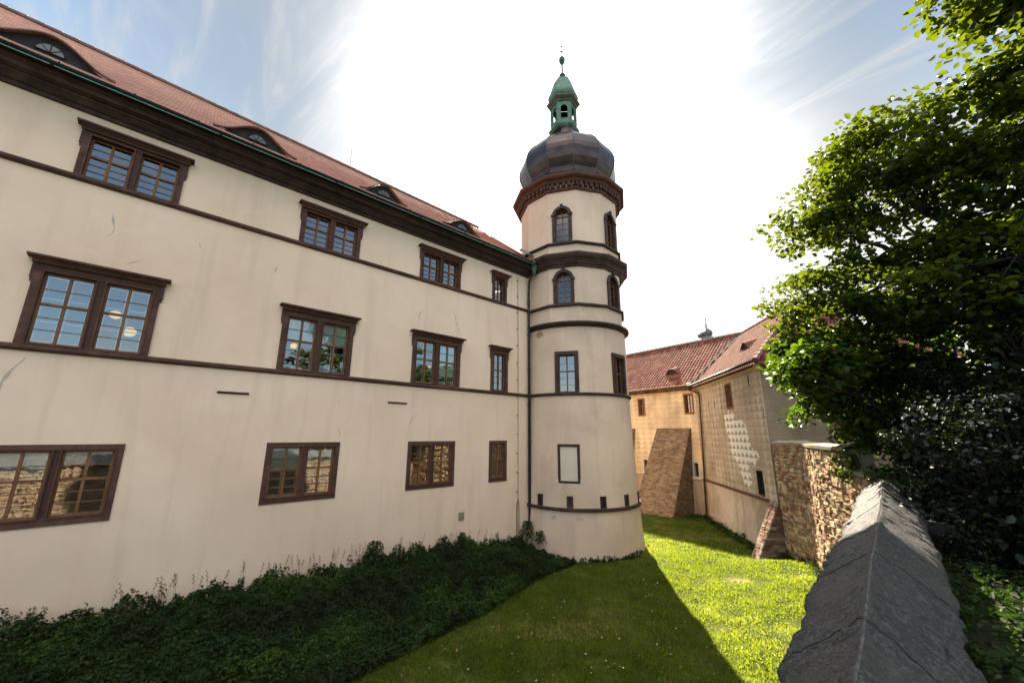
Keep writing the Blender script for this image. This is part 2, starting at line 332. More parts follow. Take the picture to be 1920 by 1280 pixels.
def window(parent, M, key, w, h, lights=2, border=0.16, bt=0.13, bb=0.15, mull=0.17, hood=False, mst=None, proud=0.035, blind=None, inner=None, rows=(3, 2),
           glass=None, deep=0.16, mtim=None, label=None, tops=None, split=0.56):
    mst = mst or MBR; glass = glass or MGL; mtim = mtim or MTIM
    def get(k, fn):
        kk = (key, k)
        if kk not in CACHE: CACHE[kk] = fn()
        return CACHE[kk]
    iw = w / 2 - border
    lts = [(-iw, -mull / 2), (mull / 2, iw)] if lights == 2 else [(-iw, iw)]
    def f_st():
        mb = MB()
        # surround of separate stones: jambs, head, sill
        mb.box((-w / 2, -proud, 0), (w / 2, 0.3, bb)); mb.box((-w / 2, -proud, h - bt), (w / 2, 0.3, h))
        nb = 4; e = 0.004
        for s in (-1, 1):
            for i in range(nb):
                a = bb + (h - bt - bb) * i / nb + (e if i else 0); c = bb + (h - bt - bb) * (i + 1) / nb - 0
                x0, x1 = sorted((s * w / 2, s * iw)); pr = proud - random.random() * 0.006
                mb.box((x0, -pr, a), (x1, 0.3, c))
        if lights == 2:
            mb.box((-mull / 2, -proud + 0.02, bb), (mull / 2, 0.28, h - bt))
        # raised moulding line round the opening
        for a, b in lts:
            t = 0.03; mb.ring(rect(a - t, b + t, bb - t, h - bt + t), rect(a, b, bb, h - bt), -proud - 0.018, -proud + 0.01)
        if hood:
            q = [(0, 0), (0.06, 0.0), (0.085, 0.05), (0.10, 0.055), (0.15, 0.10), (0.2, 0.11), (0.2, 0.155), (0.0, 0.185)]
            mb.extrude(q, (-w / 2 - 0.06, -proud, h), (w / 2 + 0.06, -proud, h), (0, -1, 0))
            mb.box((-w / 2 - 0.14, -0.19 - proud, h + 0.112), (w / 2 + 0.14, -0.002, h + 0.158))
            for s in (-1, 1):   # ears / drops beside the head
                x0, x1 = sorted((s * w / 2, s * (w / 2 + 0.05))); mb.box((x0, -proud + 0.004, h - 0.34), (x1, 0.02, h - 0.003))
                mb.box((x0, -proud + 0.012, h - 0.42), (x0 + 0.035 if s > 0 else x1, 0.02, h - 0.342)) if s > 0 else mb.box((x1 - 0.035, -proud + 0.012, h - 0.42), (x1, 0.02, h - 0.342))
        return mb.mesh('stone_surround', mst)
    win = link('window', get('st', f_st)); win.parent = parent; win.matrix_parent_inverse = wm(parent).inverted(); win.matrix_basis = M
    if label: win['label'] = label
    def child(name, me, T=None):
        o = bpy.data.objects.new(name, me); col.objects.link(o); o.parent = win; return o
    for i, (a, b) in enumerate(lts):
        child('sash', get(('s', i), lambda: sash(a, b, bb, h - bt, deep, rows, split=split).mesh('sash', mtim)))
        def f_gl():
            mb = MB(); y = deep + 0.03; mb.add([(a + .03, y, bb + .03), (b - .03, y, bb + .03), (b - .03, y, h - bt - .03), (a + .03, y, h - bt - .03)], [(0, 1, 2, 3)]); return mb.mesh('pane', glass)
        child('pane', get(('g', i), f_gl))
        if blind and blind[i] > 0:
            mb = MB(); y = deep + 0.075; mb.box((a + .01, y, h - bt - (h - bt - bb) * blind[i]), (b - .01, y + 0.012, h - bt)); child('blind', mb.mesh('blind', MBLIND))
        if inner and inner[i]:
            mb = MB(); y = deep + 0.145
            uc = (a + b) / 2
            v1 = bb + (h - bt - bb) * (0.98 if not (blind and blind[i] > 0) else 1 - blind[i])
            for s0, s1 in ((a + .02, uc - .01), (uc + .01, b - .02)):
                mb.ring(rect(s0, s1, bb + 0.02, v1), rect(s0 + .045, s1 - .045, bb + 0.075, v1 - .045), y - 0.06, y - 0.02)
                for k in (1, 2): vv = bb + (v1 - bb) * k / 3; mb.box((s0 + .045, y - 0.05, vv - .012), (s1 - .045, y - 0.03, vv + .012))
            child('inner_casement', mb.mesh('inner_casement', MWHT))
    return win
def arch_window(parent, M, key, w, vs, h_glass_bottom=0.0, b=0.15, glass=None):
    glass = glass or MGLA
    def get(k, fn):
        kk = (key, k)
        if kk not in CACHE: CACHE[kk] = fn()
        return CACHE[kk]
    def f_st():
        mb = MB(); mb.ring(arch(-w / 2, w / 2, -0.02, vs), arch(-w / 2 + b, w / 2 - b, 0.03, vs), -0.07, 0.22)
        for s in (-1, 1):
            x0, x1 = sorted((s * (w / 2 + 0.05), s * (w / 2 - b + 0.015))); mb.box((x0, -0.115, vs - 0.05), (x1, -0.04, vs + 0.045))
        mb.box((-0.07, -0.13, vs + w / 2 - b - 0.02), (0.07, -0.04, vs + w / 2 + 0.07))
        return mb.mesh('stone_surround', MBD)
    win = link('arched_window', get('st', f_st)); win.parent = parent; win.matrix_parent_inverse = wm(parent).inverted(); win.matrix_basis = M
    r = w / 2 - b; y = 0.13
    def f_s():
        mb = MB(); mb.ring(arch(-r, r, 0.03, vs), arch(-r + .05, r - .05, 0.08, vs), y, y + 0.06)
        mb.box((-0.022, y - .006, 0.08), (0.022, y + .05, vs + r - 0.05)); mb.box((-r + .05, y - .012, vs - 0.05), (r - .05, y + .055, vs - 0.005))
        for k in range(1, 4):
            v = 0.08 + (vs - 0.13) * k / 4; mb.box((-r + .05, y + .01, v - .009), (r - .05, y + .04, v + .009))
        v = vs + r * 0.42; mb.box((-r * .86, y + .01, v - .009), (r * .86, y + .04, v + .009))
        return mb.mesh('sash', MTIM)
    def f_g():
        mb = MB(); a = arch(-r + .02, r - .02, 0.05, vs); mb.add([(u, y + .03, v) for u, v in a], [tuple(range(len(a)))]); return mb.mesh('pane', glass)
    for nm, k, f in (('sash', 's', f_s), ('pane', 'g', f_g)):
        o = bpy.data.objects.new(nm, get(k, f)); col.objects.link(o); o.parent = win
    return win
def MAT(O, d, u, z, off=0.0):
    "window matrix on a wall through O along d (outward = d rotated -90 deg)"
    ang = math.atan2(d[1], d[0]); p = Vector((O[0] + d[0] * u, O[1] + d[1] * u, z))
    return Matrix.Translation(p) @ Matrix.Rotation(ang, 4, 'Z') @ Matrix.Translation((0, -off, 0))

# ---------------------------------------------------------------- the long wing on the left
ZG = -4.85
YE, YS = 13.6, -12.0
wing = thing('palace_wing', 'long cream plastered palace wing with brown windows and red roof, left of the round tower', 'palace wing', (0, 1, ZG))
ZB1, ZB2 = 1.66, 5.77            # bottoms of the two string courses
# (centre Y, width, z bottom, z top, lights)
LOW = [(-1.2, 2.06), (3.69, 2.0), (8.03, 2.0), (11.22, 0.98)]
MID = [(-1.18, 2.1), (3.70, 2.12), (8.04, 2.14), (11.22, 0.98)]
UPP = [(-1.14, 1.92), (3.72, 1.92), (8.03, 1.92), (11.18, 0.86)]
holes = []
for L_, z0, z1 in ((LOW, -1.91, -0.27), (MID, 1.80, 3.60), (UPP, 5.90, 7.08)):
    for y, w in L_: holes.append((y - w / 2 + .01, y + w / 2 - .01, z0 + .01, z1 - .01))
mb = MB(); wall_grid(mb, (0, 0), (0, 1), YS, YE, -5.3, 7.75, holes)
mb.add([(0, YE, -5.3), (-10, YE, -5.3), (-10, YE, 7.75), (0, YE, 7.75)], [(0, 1, 2, 3)])
mb.add([(-10, YS, -5.3), (0, YS, -5.3), (0, YS, 7.75), (-10, YS, 7.75)], [(0, 1, 2, 3)])
mb.add([(-10, YE, -5.3), (-10, YS, -5.3), (-10, YS, 7.75), (-10, YE, 7.75)], [(0, 1, 2, 3)])
mb.build('wall', MP, wing)
F0 = (0.0, 0.0); FD = (0.0, 1.0)
bl_low = [((0.45, 0.0), (1, 0)), ((0.47, 0.72), (1, 1)), ((0, 0), (0, 0)), ((0,), (1,))]
bl_mid = [((0.0, 0.0), (1, 1)), ((0.38, 0.38), (1, 1)), ((0.0, 0.75), (1, 1)), ((0,), (0,))]
for i, (y, w) in enumerate(LOW):
    window(wing, MAT(F0, FD, y, -1.91), 'low%d' % i, w, 1.64, 2 if w > 1.5 else 1, 0.145, 0.125, 0.16, 0.155, mst=MBR, blind=bl_low[i][0], inner=bl_low[i][1], proud=0.02, split=0.55, deep=0.05, glass=MGLL)
for i, (y, w) in enumerate(MID):
    window(wing, MAT(F0, FD, y, 1.80), 'mid%d' % i, w, 1.80, 2 if w > 1.5 else 1, 0.155, 0.17, 0.03, 0.175, hood=True, mst=MBR, blind=bl_mid[i][0], inner=bl_mid[i][1], proud=0.05, deep=0.04)
for i, (y, w) in enumerate(UPP):
    window(wing, MAT(F0, FD, y, 5.90), 'upp%d' % i, w, 1.18, 2 if w > 1.5 else 1, 0.13, 0.08, 0.02, 0.15, hood=True, mst=MBR, proud=0.05, deep=0.09)
for zb in (ZB1, ZB2):
    mb = MB(); y = YS
    while y < YE - 0.6:
        e = min(y + 1.1 + random.random() * 0.9, 13.02)
        if e - y < 0.1: break
        j = random.random() * 0.006
        mb.extrude([(0, 0), (0.05 + j, 0.0), (0.075 + j, 0.03), (0.10 + j, 0.05), (0.10 + j, 0.11), (0.06 + j, 0.14), (0.0, 0.14)], (-.02, y + .003, zb), (-.02, e, zb), (1, 0, 0)); y = e
    mb.build('string_course', MBR, wing)
mb = MB()
prof = [(-0.02, 7.55), (0.07, 7.55), (0.09, 7.62), (0.15, 7.65), (0.23, 7.74), (0.26, 7.755), (0.26, 7.80), (0.42, 7.84), (0.44, 7.92), (0.48, 7.94), (0.54, 7.99), (0.54, 8.03), (-0.02, 8.05)]
y = YS
while y < 13.0:
    e = min(y + 2.2 + random.random(), 13.05); mb.extrude(prof, (0, y + .002, 0), (0, e, 0), (1, 0, 0)); y = e + 1e-4
mb.build('cornice', MBD, wing)
# gutter: half round with rolled verdigris lip
mb = MB(); n = 8
pr = [(0.66 + 0.10 * math.cos(math.pi + math.pi * k / n), 8.08 + 0.10 * math.sin(math.pi + math.pi * k / n)) for k in range(n + 1)]
pr2 = [(0.66 + 0.088 * math.cos(2 * math.pi - math.pi * k / n), 8.08 + 0.088 * math.sin(2 * math.pi - math.pi * k / n)) for k in range(n + 1)]
mb.extrude(pr + pr2, (0, YS, 0), (0, 13.05, 0), (1, 0, 0))
for k in range(20): mb.box((0.50, YS + 0.6 + k * 1.25, 8.10), (0.76, YS + 0.63 + k * 1.25, 8.112))
g = mb.build('gutter', MGUT, wing)
mb = MB(); y = YS
while y < 12.9:
    e = min(y + 3.1, 13.0); mb.tube([(0.712, y, 7.985), (0.712, e - 0.06, 7.985)], 0.011, 6); y = e
mb.build('gutter_lip', m_simple('bright_verdigris', (0.16, 0.34, 0.26), (0.26, 0.46, 0.36), 5, 0.6), g)
# roof
RX, RZ0, RZ1 = -5.0, 12.92, 12.62
def ridge_z(y): return RZ0 + (RZ1 - RZ0) * (y + 5) / 17.0
EX, EZ = 0.60, 8.15
def roofz(x, y):
    t = (EX - x) / (EX - RX); return EZ + (ridge_z(y) - EZ) * t - 0.10 * math.sin(math.pi * min(1, max(0, t)))
m, nt, N_, L_, b_ = nodes('plain_roof_tiles')
tc = N_('ShaderNodeTexCoord'); sp = N_('ShaderNodeSeparateXYZ'); L_(tc.outputs['Object'], sp.inputs[0])
cbx = N_('ShaderNodeCombineXYZ'); L_(sp.outputs[1], cbx.inputs[0]); L_(mth(nt, 'MULTIPLY', sp.outputs[0], -1.28), cbx.inputs[1])
br = N_('ShaderNodeTexBrick'); br.inputs['Scale'].default_value = 1.0; br.inputs['Brick Width'].default_value = 0.19; br.inputs['Row Height'].default_value = 0.165
br.inputs['Mortar Size'].default_value = 0.007; br.inputs['Color1'].default_value = (0.34, 0.135, 0.075, 1); br.inputs['Color2'].default_value = (0.50, 0.22, 0.13, 1); br.inputs['Mortar'].default_value = (0.06, 0.025, 0.018, 1)
L_(cbx.outputs[0], br.inputs['Vector'])
cR = mixc(nt, mrange(nt, tnoise(nt, 0.6, 7, 0.65, stretch=(1, 0.35, 1)), 0.45, 0.75, 0, 0.55), br.outputs[0], (0.15, 0.06, 0.04))
cR = mixc(nt, mrange(nt, tnoise(nt, 5, 4, 0.7, stretch=(3, 0.5, 1)), 0.55, 0.75, 0, 0.5), cR, (0.12, 0.05, 0.035))
L_(cR, b_.inputs['Base Color']); b_.inputs['Roughness'].default_value = 0.36; b_.inputs['Specular IOR Level'].default_value = 0.7
p_ = bump(nt, None, br.outputs['Fac'], -0.5, 0.01); bump(nt, b_, tnoise(nt, 20, 4), 0.4, 0.01, p_)
MTILE = m
DORM = [(-3.0, 1.15), (1.28, 1.12), (5.42, 0.95), (9.05, 1.02)]     # centre Y, half width
XF = -0.10                                                            # plane of the dormer faces
def eyeb(y, yc, hw):
    t = abs(y - yc) / hw
    return 0.0 if t >= 1 else 0.50 * (0.5 + 0.5 * math.cos(math.pi * t)) ** 1.15
mb = MB(); rows = 43; ny = 150
for r in range(rows):
    xa = EX - (EX - RX) * r / rows; xb = EX - (EX - RX) * (r + 1) / rows - 0.03
    for k in range(ny):
        y0 = YS + (YE - YS) * k / ny; y1 = YS + (YE - YS) * (k + 1) / ny
        ym = (y0 + y1) / 2
        if any(abs(ym - yc) < hw * 0.8 and eyeb(ym, yc, hw) > 0.06 and XF > (xa + xb) / 2 > XF - 1.9 * eyeb(ym, yc, hw) + 0.1 for yc, hw in DORM): continue
        j0 = 0.010 * noise.noise((y0 * 1.3, r * 0.7, 0)); j1 = 0.010 * noise.noise((y1 * 1.3, r * 0.7, 0))
        l = 0.022
        mb.add([(xa, y0, roofz(xa, y0) + l + j0), (xa, y1, roofz(xa, y1) + l + j1), (xb, y1, roofz(xb, y1) + j1), (xb, y0, roofz(xb, y0) + j0),
                (xa, y0, roofz(xa, y0) - 0.01), (xa, y1, roofz(xa, y1) - 0.01)], [(0, 1, 2, 3), (4, 5, 1, 0)])
mb.add([(RX, YS, RZ0 + .1), (RX, YE, RZ1 - .05), (-10.6, YE, EZ), (-10.6, YS, EZ)], [(0, 1, 2, 3)])
mb.add([(EX, YE, EZ), (RX, YE, RZ1 - .06), (-10.6, YE, EZ)], [(0, 1, 2)])
mb.add([(EX, YS, EZ - .02), (RX, YS, RZ0 + .06), (-10.6, YS, EZ)], [(0, 1, 2)])
mb.add([(EX, YS, EZ - .03), (EX, YE, EZ - .03), (-.02, YE, EZ - .08), (-.02, YS, EZ - .08)], [(0, 1, 2, 3)])
roof = mb.build('roof', MTILE, wing)
mb = MB(); y = YS
while y < YE:
    y1 = min(y + 0.38, YE); z = ridge_z(y) + 0.02; z1 = ridge_z(y1) + 0.02
    mb.tube([(RX, y, z), (RX, y1 + 0.03, z1)], [0.10, 0.115], 8); y = y1
mb.build('ridge_tile', m_simple('ridge_tiles', (0.12, 0.06, 0.045), (0.2, 0.11, 0.08), 4, 0.7), roof)
mb = MB(); mb.tube([(RX, 5.6, 12.7), (RX, 5.6, 14.0)], [0.012, 0.006], 5)
mb.build('lightning_rod', MPIPE, roof)
for yc, hw in DORM:
    ny2 = 44; mf = MB(); mr = MB(); nv = 8
    ys = [yc - hw + 2 * hw * k / ny2 for k in range(ny2 + 1)]
    zf = lambda y: roofz(XF, y)
    for k in range(ny2):
        a, c = ys[k], ys[k + 1]
        mf.add([(XF - .03, a, zf(a) - .03), (XF - .03, c, zf(c) - .03), (XF - .03, c, zf(c) + eyeb(c, yc, hw)), (XF - .03, a, zf(a) + eyeb(a, yc, hw))], [(0, 1, 2, 3)], 0.5)
        def prow(y):
            h = eyeb(y, yc, hw) + 0.02; x0 = XF + 0.10; out = []
            D = 2.0 * h + 0.02
            for q in range(nv + 1):
                x = x0 - (D + 0.10) * q / nv; t = max(0, (x0 - 0.10 - x) / D)
                out.append((x, y, zf(y) + h + (roofz(XF - D, y) + 0.03 - zf(y) - h) * max(0, t) + 0.012 * ((q + 1) % 2)))
            return out
        A_, B_ = prow(a), prow(c)
        for q in range(nv): mr.add([A_[q], B_[q], B_[q + 1], A_[q + 1]], [(0, 1, 2, 3)])
        mr.add([A_[0], (A_[0][0], A_[0][1], A_[0][2] - 0.035), (B_[0][0], B_[0][1], B_[0][2] - 0.035), B_[0]], [(0, 1, 2, 3)])
    dm = mf.build('eyebrow_dormer', MDARKW, wing)
    mr.build('dormer_tiles', MTILE, dm)
    r_ = 0.24; z_ = zf(yc) + 0.10; n = 14
    mg = MB(); pts = [(XF - .01, yc + r_ * math.cos(math.pi * k / n), z_ + r_ * 0.95 * math.sin(math.pi * k / n)) for k in range(n + 1)]
    mg.add(pts, [tuple(range(n + 1))]); mg.build('pane', m_flat('dormer_glass_%d' % int(yc * 10 + 99), (0.11, 0.13, 0.135), 0.2), dm)
    ms = MB(); ms.tube(pts + [pts[0]], 0.016, 5); ms.tube([(XF, yc, z_), (XF, yc, z_ + r_ * .95)], 0.010, 5)
    for s in (-1, 1): ms.tube([(XF, yc, z_), (XF, yc + s * r_ * .7, z_ + r_ * .68)], 0.007, 5)
    ms.build('window_frame', MDARKW, dm)
# lead flashing piece where the roof meets the tower
mb = MB(); mb.add([(0.3, 12.2, 8.62), (0.3, 13.4, 8.72), (-1.2, 13.4, 9.9), (-1.0, 12.9, 9.75)], [(0, 1, 2, 3)]); mb.build('lead_flashing', MLEAD, wing)
# rooms behind the glass
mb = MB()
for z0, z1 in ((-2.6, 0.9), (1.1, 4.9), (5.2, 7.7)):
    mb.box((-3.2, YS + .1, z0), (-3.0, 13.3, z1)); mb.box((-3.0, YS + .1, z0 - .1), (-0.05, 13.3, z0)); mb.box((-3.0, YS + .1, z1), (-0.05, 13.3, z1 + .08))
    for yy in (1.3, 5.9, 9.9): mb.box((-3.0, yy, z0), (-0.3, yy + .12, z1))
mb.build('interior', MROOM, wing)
# small things on the plaster
mb = MB(); mb.box((-.02, 9.30, -3.16), (0.02, 9.56, -2.88))
for k in range(5): mb.box((0.02, 9.33, -3.13 + k * .052), (0.028, 9.53, -3.105 + k * .052))
mb.build('wall_vent', m_simple('vent_grille', (0.22, 0.19, 0.14), (0.3, 0.26, 0.2), 8), wing)
for y0, y1, z in ((1.36, 2.08, 1.04), (6.17, 6.88, 1.04)):
    mb = MB(); mb.box((-.01, y0, z), (0.045, y1, z + 0.03)); mb.box((-.01, y0, z - .03), (0.012, y1, z - .002)); mb.build('wall_ledge', MBR, wing)
mb = MB(); mb.tube([(0.03, 12.33, 7.4), (0.03, 12.36, 1.0), (0.03, 12.37, -2.7)], 0.008, 5)
for k in range(13): z = 7.2 - k * 0.8; mb.box((0, 12.26, z), (0.05, 12.36, z + 0.014))
mb.tube([(0.03, 12.37, -2.7), (0.03, 12.30, -2.95), (0.03, 12.30, -4.3)], 0.02, 6); mb.tube([(0.03, 12.37, -2.7), (0.03, 12.42, -2.95), (0.03, 12.42, -4.3)], 0.012, 6)
mb.build('lightning_conductor', MPIPE, wing)
mb = MB(); mb.tube([(0.66, 12.95, 8.1), (0.60, 12.97, 7.9), (0.34, 12.98, 7.62), (0.16, 12.97, 7.3), (0.13, 12.97, 6.6), (0.13, 12.97, -4.6)], 0.062, 10)
for k in range(7): mb.tube([(0.13, 12.97, 6.2 - k * 1.65), (0.13, 12.97, 6.27 - k * 1.65)], 0.078, 10)
dp = mb.build('downpipe', MPIPE, wing, True)
mb = MB(); mb.lathe([(0.07, 7.55), (0.09, 7.7), (0.15, 7.85), (0.19, 8.1), (0.19, 8.2)], (0.52, 12.95), 14, capb=True); mb.build('rainwater_head', MGRN, dp, True)
# cracks in the plaster: thin broken filled lines
def crack(pts, w, yoff=0):
    mb = MB(); o = []
    for i in range(len(pts) - 1):
        for k in range(6):
            t = k / 6; y = pts[i][0] + (pts[i + 1][0] - pts[i][0]) * t; z = pts[i][1] + (pts[i + 1][1] - pts[i][1]) * t
            o.append((y + 0.05 * noise.noise((y * 3, z * 5, 3)), z))
    for i in range(len(o) - 1):
        w0 = w * (0.35 + abs(noise.noise((o[i][0] * 9, o[i][1] * 7, 1))) * 2.2) * math.sin(math.pi * (i + .6) / len(o)); w1 = w * (0.35 + abs(noise.noise((o[i + 1][0] * 9, o[i + 1][1] * 7, 1))) * 2.2) * math.sin(math.pi * min(i + 1.6, len(o)) / len(o))
        mb.add([(0.003, o[i][0] - w0, o[i][1]), (0.003, o[i][0] + w0, o[i][1]), (0.003, o[i + 1][0] + w1, o[i + 1][1]), (0.003, o[i + 1][0] - w1, o[i + 1][1])], [(0, 1, 2, 3)])
    mb.build('plaster_crack', MCRK, wing)
MCRK = m_flat('crack_filler', (0.50, 0.42, 0.35))
for p, w in (([(-2.0, 1.55), (-2.25, 0.9), (-2.3, 0.3), (-2.5, -.1)], .035), ([(-1.3, 5.2), (-1.2, 4.8), (-1.35, 4.5)], .02), ([(7.1, 4.1), (7.2, 4.5), (7.5, 4.75)], .02), ([(8.7, 5.1), (8.8, 4.6), (9.0, 4.1), (9.1, 3.85)], .02),
             ([(2.3, 4.9), (2.25, 4.6)], .018), ([(7.0, 0.1), (7.1, 0.5), (7.3, 0.8)], .015), ([(4.55, 0.2), (4.65, 0.0), (4.6, -.2)], .014), ([(0.4, 5.0), (0.5, 4.8)], .02), ([(4.5, 1.0), (4.6, 0.8)], .012), ([(-0.6, 4.2), (-0.9, 3.95)], .02), ([(11.6, 5.4), (11.65, 4.8)], .012)): crack(p, w)

# lamps seen through the middle windows
for (x, y, z, r, lab, c, s) in ((-0.6, -0.88, 2.83, 0.12, 'glowing cream globe lamp, upper of the pair in the large left middle window', (1.0, 0.62, 0.25), 0.17), (-0.55, -0.57, 2.44, 0.14, 'glowing cream globe lamp, lower of the pair in the large left middle window', (1.0, 0.60, 0.22), 0.19),
                            (-0.35, 3.11, 2.62, 0.095, 'small orange globe lamp in the second window of the middle row', (1.0, 0.40, 0.02), 0.30), (-0.4, 7.96, 2.53, 0.06, 'tiny amber lamp in the third window of the middle row', (1.0, 0.36, 0.06), 0.26)):
    t = thing('pendant_lamp', lab, 'lamp', (x, y, z), 'lamps lit inside the palace rooms')
    mb = MB(); n = 10; mb.lathe([(max(0.001, r * math.sin(math.pi * k / n)), z - r * math.cos(math.pi * k / n) * 0.85) for k in range(n + 1)], (x, y), 16, capt=False); mb.build('globe', m_emit('lamp_glow_%d' % int(1000 * r), c, s), t, True)
    mb = MB(); mb.tube([(x, y, z + r * .8), (x, y, 4.9)], 0.012, 5); mb.build('stem', MPIPE, t)

# ---------------------------------------------------------------- the tower
TC = (0.50, 15.78); A0 = R(-103.9)
tower = thing('round_tower', 'round plastered corner tower with twelve sided upper storeys, dark onion dome and green copper lantern', 'tower', (TC[0], TC[1], ZG))
def trad(z):      # radius of the round part
    pts = [(-5.4, 3.0), (-4.85, 2.95), (-3.0, 2.82), (0, 2.70), (1.7, 2.66), (5.0, 2.62)]
    for (a, ra), (b, rb) in zip(pts, pts[1:]):
        if z <= b: return ra + (rb - ra) * (z - a) / (b - a)
    return 2.62
wins = [(-57.8, 0.52, 1.80, 3.62), (1.1, 0.52, 1.80, 3.62), (-57.8, 0.44, -1.98, -0.42)] + [(a, 0.11, -2.90, -2.48) for a in (-84.7, -57.5, -29.6, -4.5, 22)]
ths = set(np.linspace(-180, 180, 97).tolist()); zs = {-5.4, -4.4, -3.0, 0.0, 1.66, 1.78, 4.9}
for a, hw, z0, z1 in wins:
    dth = math.degrees(math.asin(hw / 2.7)); ths |= {a - dth, a + dth}; zs |= {z0, z1}
ths = sorted(ths); zs = sorted(zs)
mb = MB()
for a, b in zip(ths, ths[1:]):
    if b - a < 1e-4: continue
    for c, e in zip(zs, zs[1:]):
        mt, mz = (a + b) / 2, (c + e) / 2
        if any(abs(mt - w[0]) < math.degrees(math.asin(w[1] / 2.7)) and w[2] < mz < w[3] for w in wins): continue
        P = lambda t, z: (TC[0] + trad(z) * math.cos(R(t)), TC[1] + trad(z) * math.sin(R(t)), z)
        mb.add([P(a, c), P(b, c), P(b, e), P(a, e)], [(0, 1, 2, 3)])
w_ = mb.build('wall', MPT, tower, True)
def TM(a, z, rr):
    d = (-math.sin(R(a)), math.cos(R(a))); O = (TC[0] + rr * math.cos(R(a)), TC[1] + rr * math.sin(R(a))); return MAT(O, d, 0, z)
for a in (-57.8, 1.1): window(tower, TM(a, 1.78, 2.62), 'tw', 1.06, 1.86, 1, 0.16, 0.17, 0.03, mst=MBD, proud=0.05, deep=0.12, mtim=MTIM)
# blind window (frame only, plastered inside)
mb = MB(); M = TM(-57.8, -2.0, 2.70); mb.ring(rect(-.47, .47, 0, 1.6), rect(-.36, .36, .11, 1.49), -0.035, 0.12, M); bw = mb.build('blind_window', MBD, tower)
mb = MB(); mb.box((-.42, 0.0, 0.05), (.42, 0.1, 1.55), M); mb.build('plaster_infill', m_plaster('infill_plaster', (0.64, 0.55, 0.45), (0.54, 0.46, 0.37), (0.5, 0.4, 0.3), 1.0), bw)
for a in (-84.7, -57.5, -29.6, -4.5, 22):
    M = TM(a, -2.93, 2.80); mb = MB(); mb.ring(rect(-.13, .13, 0, .47), rect(-.045, .045, .06, .41), -0.045, 0.15, M); mb.box((-.06, 0.04, .04), (.06, 0.16, .44), M); mb.build('arrow_slit', MBD, tower)
def course(z0, prof, name, mat, n=72, ap=True):
    mb = MB(); full = [(r, z0 + z) for r, z in prof]
    mb.lathe(full, TC, n, a0=A0, a1=A0 + 2 * math.pi, capt=False); return mb.build(name, mat, tower)
rz = trad(-3)
course(-3.05, [(rz - .02, 0), (rz + .07, 0.0), (rz + .09, 0.03), (rz + .09, 0.10), (rz + .05, 0.13), (rz - .03, 0.13)], 'string_course', MBD)
course(1.66, [(2.6, 0), (2.72, 0.0), (2.755, 0.04), (2.755, 0.09), (2.72, 0.13), (2.6, 0.13)], 'string_course', MBD)
course(4.78, [(2.55, 0), (2.66, 0.0), (2.70, 0.06), (2.80, 0.12), (2.83, 0.13), (2.83, 0.22), (2.55, 0.28)], 'round_cornice', MBD)
# twelve sided storeys
N12 = 12; hs = math.pi / N12
def poly_wall(R0, z0, z1, wlist):
    mb = MB()
    for k in range(N12):
        a = A0 + k * 2 * hs; b = a + 2 * hs; am = (a + b) / 2
        pa = Vector((TC[0] + R0 * math.cos(a), TC[1] + R0 * math.sin(a))); pb = Vector((TC[0] + R0 * math.cos(b), TC[1] + R0 * math.sin(b)))
        d = (pb - pa); Lf = d.length; d /= Lf
        P = lambda u, z: (pa.x + d.x * (u + Lf / 2), pa.y + d.y * (u + Lf / 2), z)
        if k in (1, 3):
            w, zb, vs = wlist; h = w / 2 - 0.02; zb += 0.02
            mb.add([P(-Lf / 2, z0), P(-h, z0), P(-h, z1), P(-Lf / 2, z1)], [(0, 1, 2, 3)]); mb.add([P(h, z0), P(Lf / 2, z0), P(Lf / 2, z1), P(h, z1)], [(0, 1, 2, 3)])
            mb.add([P(-h, z0), P(h, z0), P(h, zb), P(-h, zb)], [(0, 1, 2, 3)])
            n = 12; ar = [(h * math.cos(math.pi * i / n), zb - 0.02 + vs + h * math.sin(math.pi * i / n)) for i in range(n + 1)]
            for (u0, v0), (u1, v1) in zip(ar, ar[1:]): mb.add([P(u0, v0), P(u0, z1), P(u1, z1), P(u1, v1)], [(0, 1, 2, 3)])
        else: mb.add([P(-Lf / 2, z0), P(Lf / 2, z0), P(Lf / 2, z1), P(-Lf / 2, z1)], [(0, 1, 2, 3)])
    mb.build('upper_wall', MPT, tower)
poly_wall(2.62, 4.9, 7.85, (0.98, 5.92, 1.20)); poly_wall(2.64, 8.3, 12.0, (0.96, 9.02, 1.46))
for k in (1, 3):
    am = math.degrees(A0 + (2 * k + 1) * hs)
    arch_window(tower, TM(am, 5.92, 2.62 * math.cos(hs)), 'aw1', 0.98, 1.20); arch_window(tower, TM(am, 9.02, 2.64 * math.cos(hs)), 'aw2', 0.96, 1.46)
def p12(prof, name, mat, c=TC, n=12, a0=None, par=None, capt=False):
    mb = MB(); mb.lathe(prof, c, n, a0=A0 if a0 is None else a0, a1=(A0 if a0 is None else a0) + 2 * math.pi, capt=capt); return mb.build(name, mat, par or tower)
p12([(2.58, 5.77), (2.70, 5.77), (2.74, 5.81), (2.74, 5.87), (2.70, 5.91), (2.58, 5.91)], 'string_course', MBD)
p12([(2.6, 7.72), (2.70, 7.72), (2.74, 7.82), (2.80, 7.86), (2.84, 7.96), (2.88, 7.98), (2.88, 8.04), (2.98, 8.10), (3.06, 8.22), (3.06, 8.32), (2.60, 8.44)], 'cornice', MBD)
p12([(2.60, 8.88), (2.72, 8.88), (2.76, 8.92), (2.76, 8.98), (2.72, 9.02), (2.60, 9.02)], 'string_course', MBD)
MUC = m_simple('upper_cornice_stone', (0.07, 0.03, 0.02), (0.13, 0.058, 0.036), 4, 0.75, 0.4, 0.02, per=0.4)
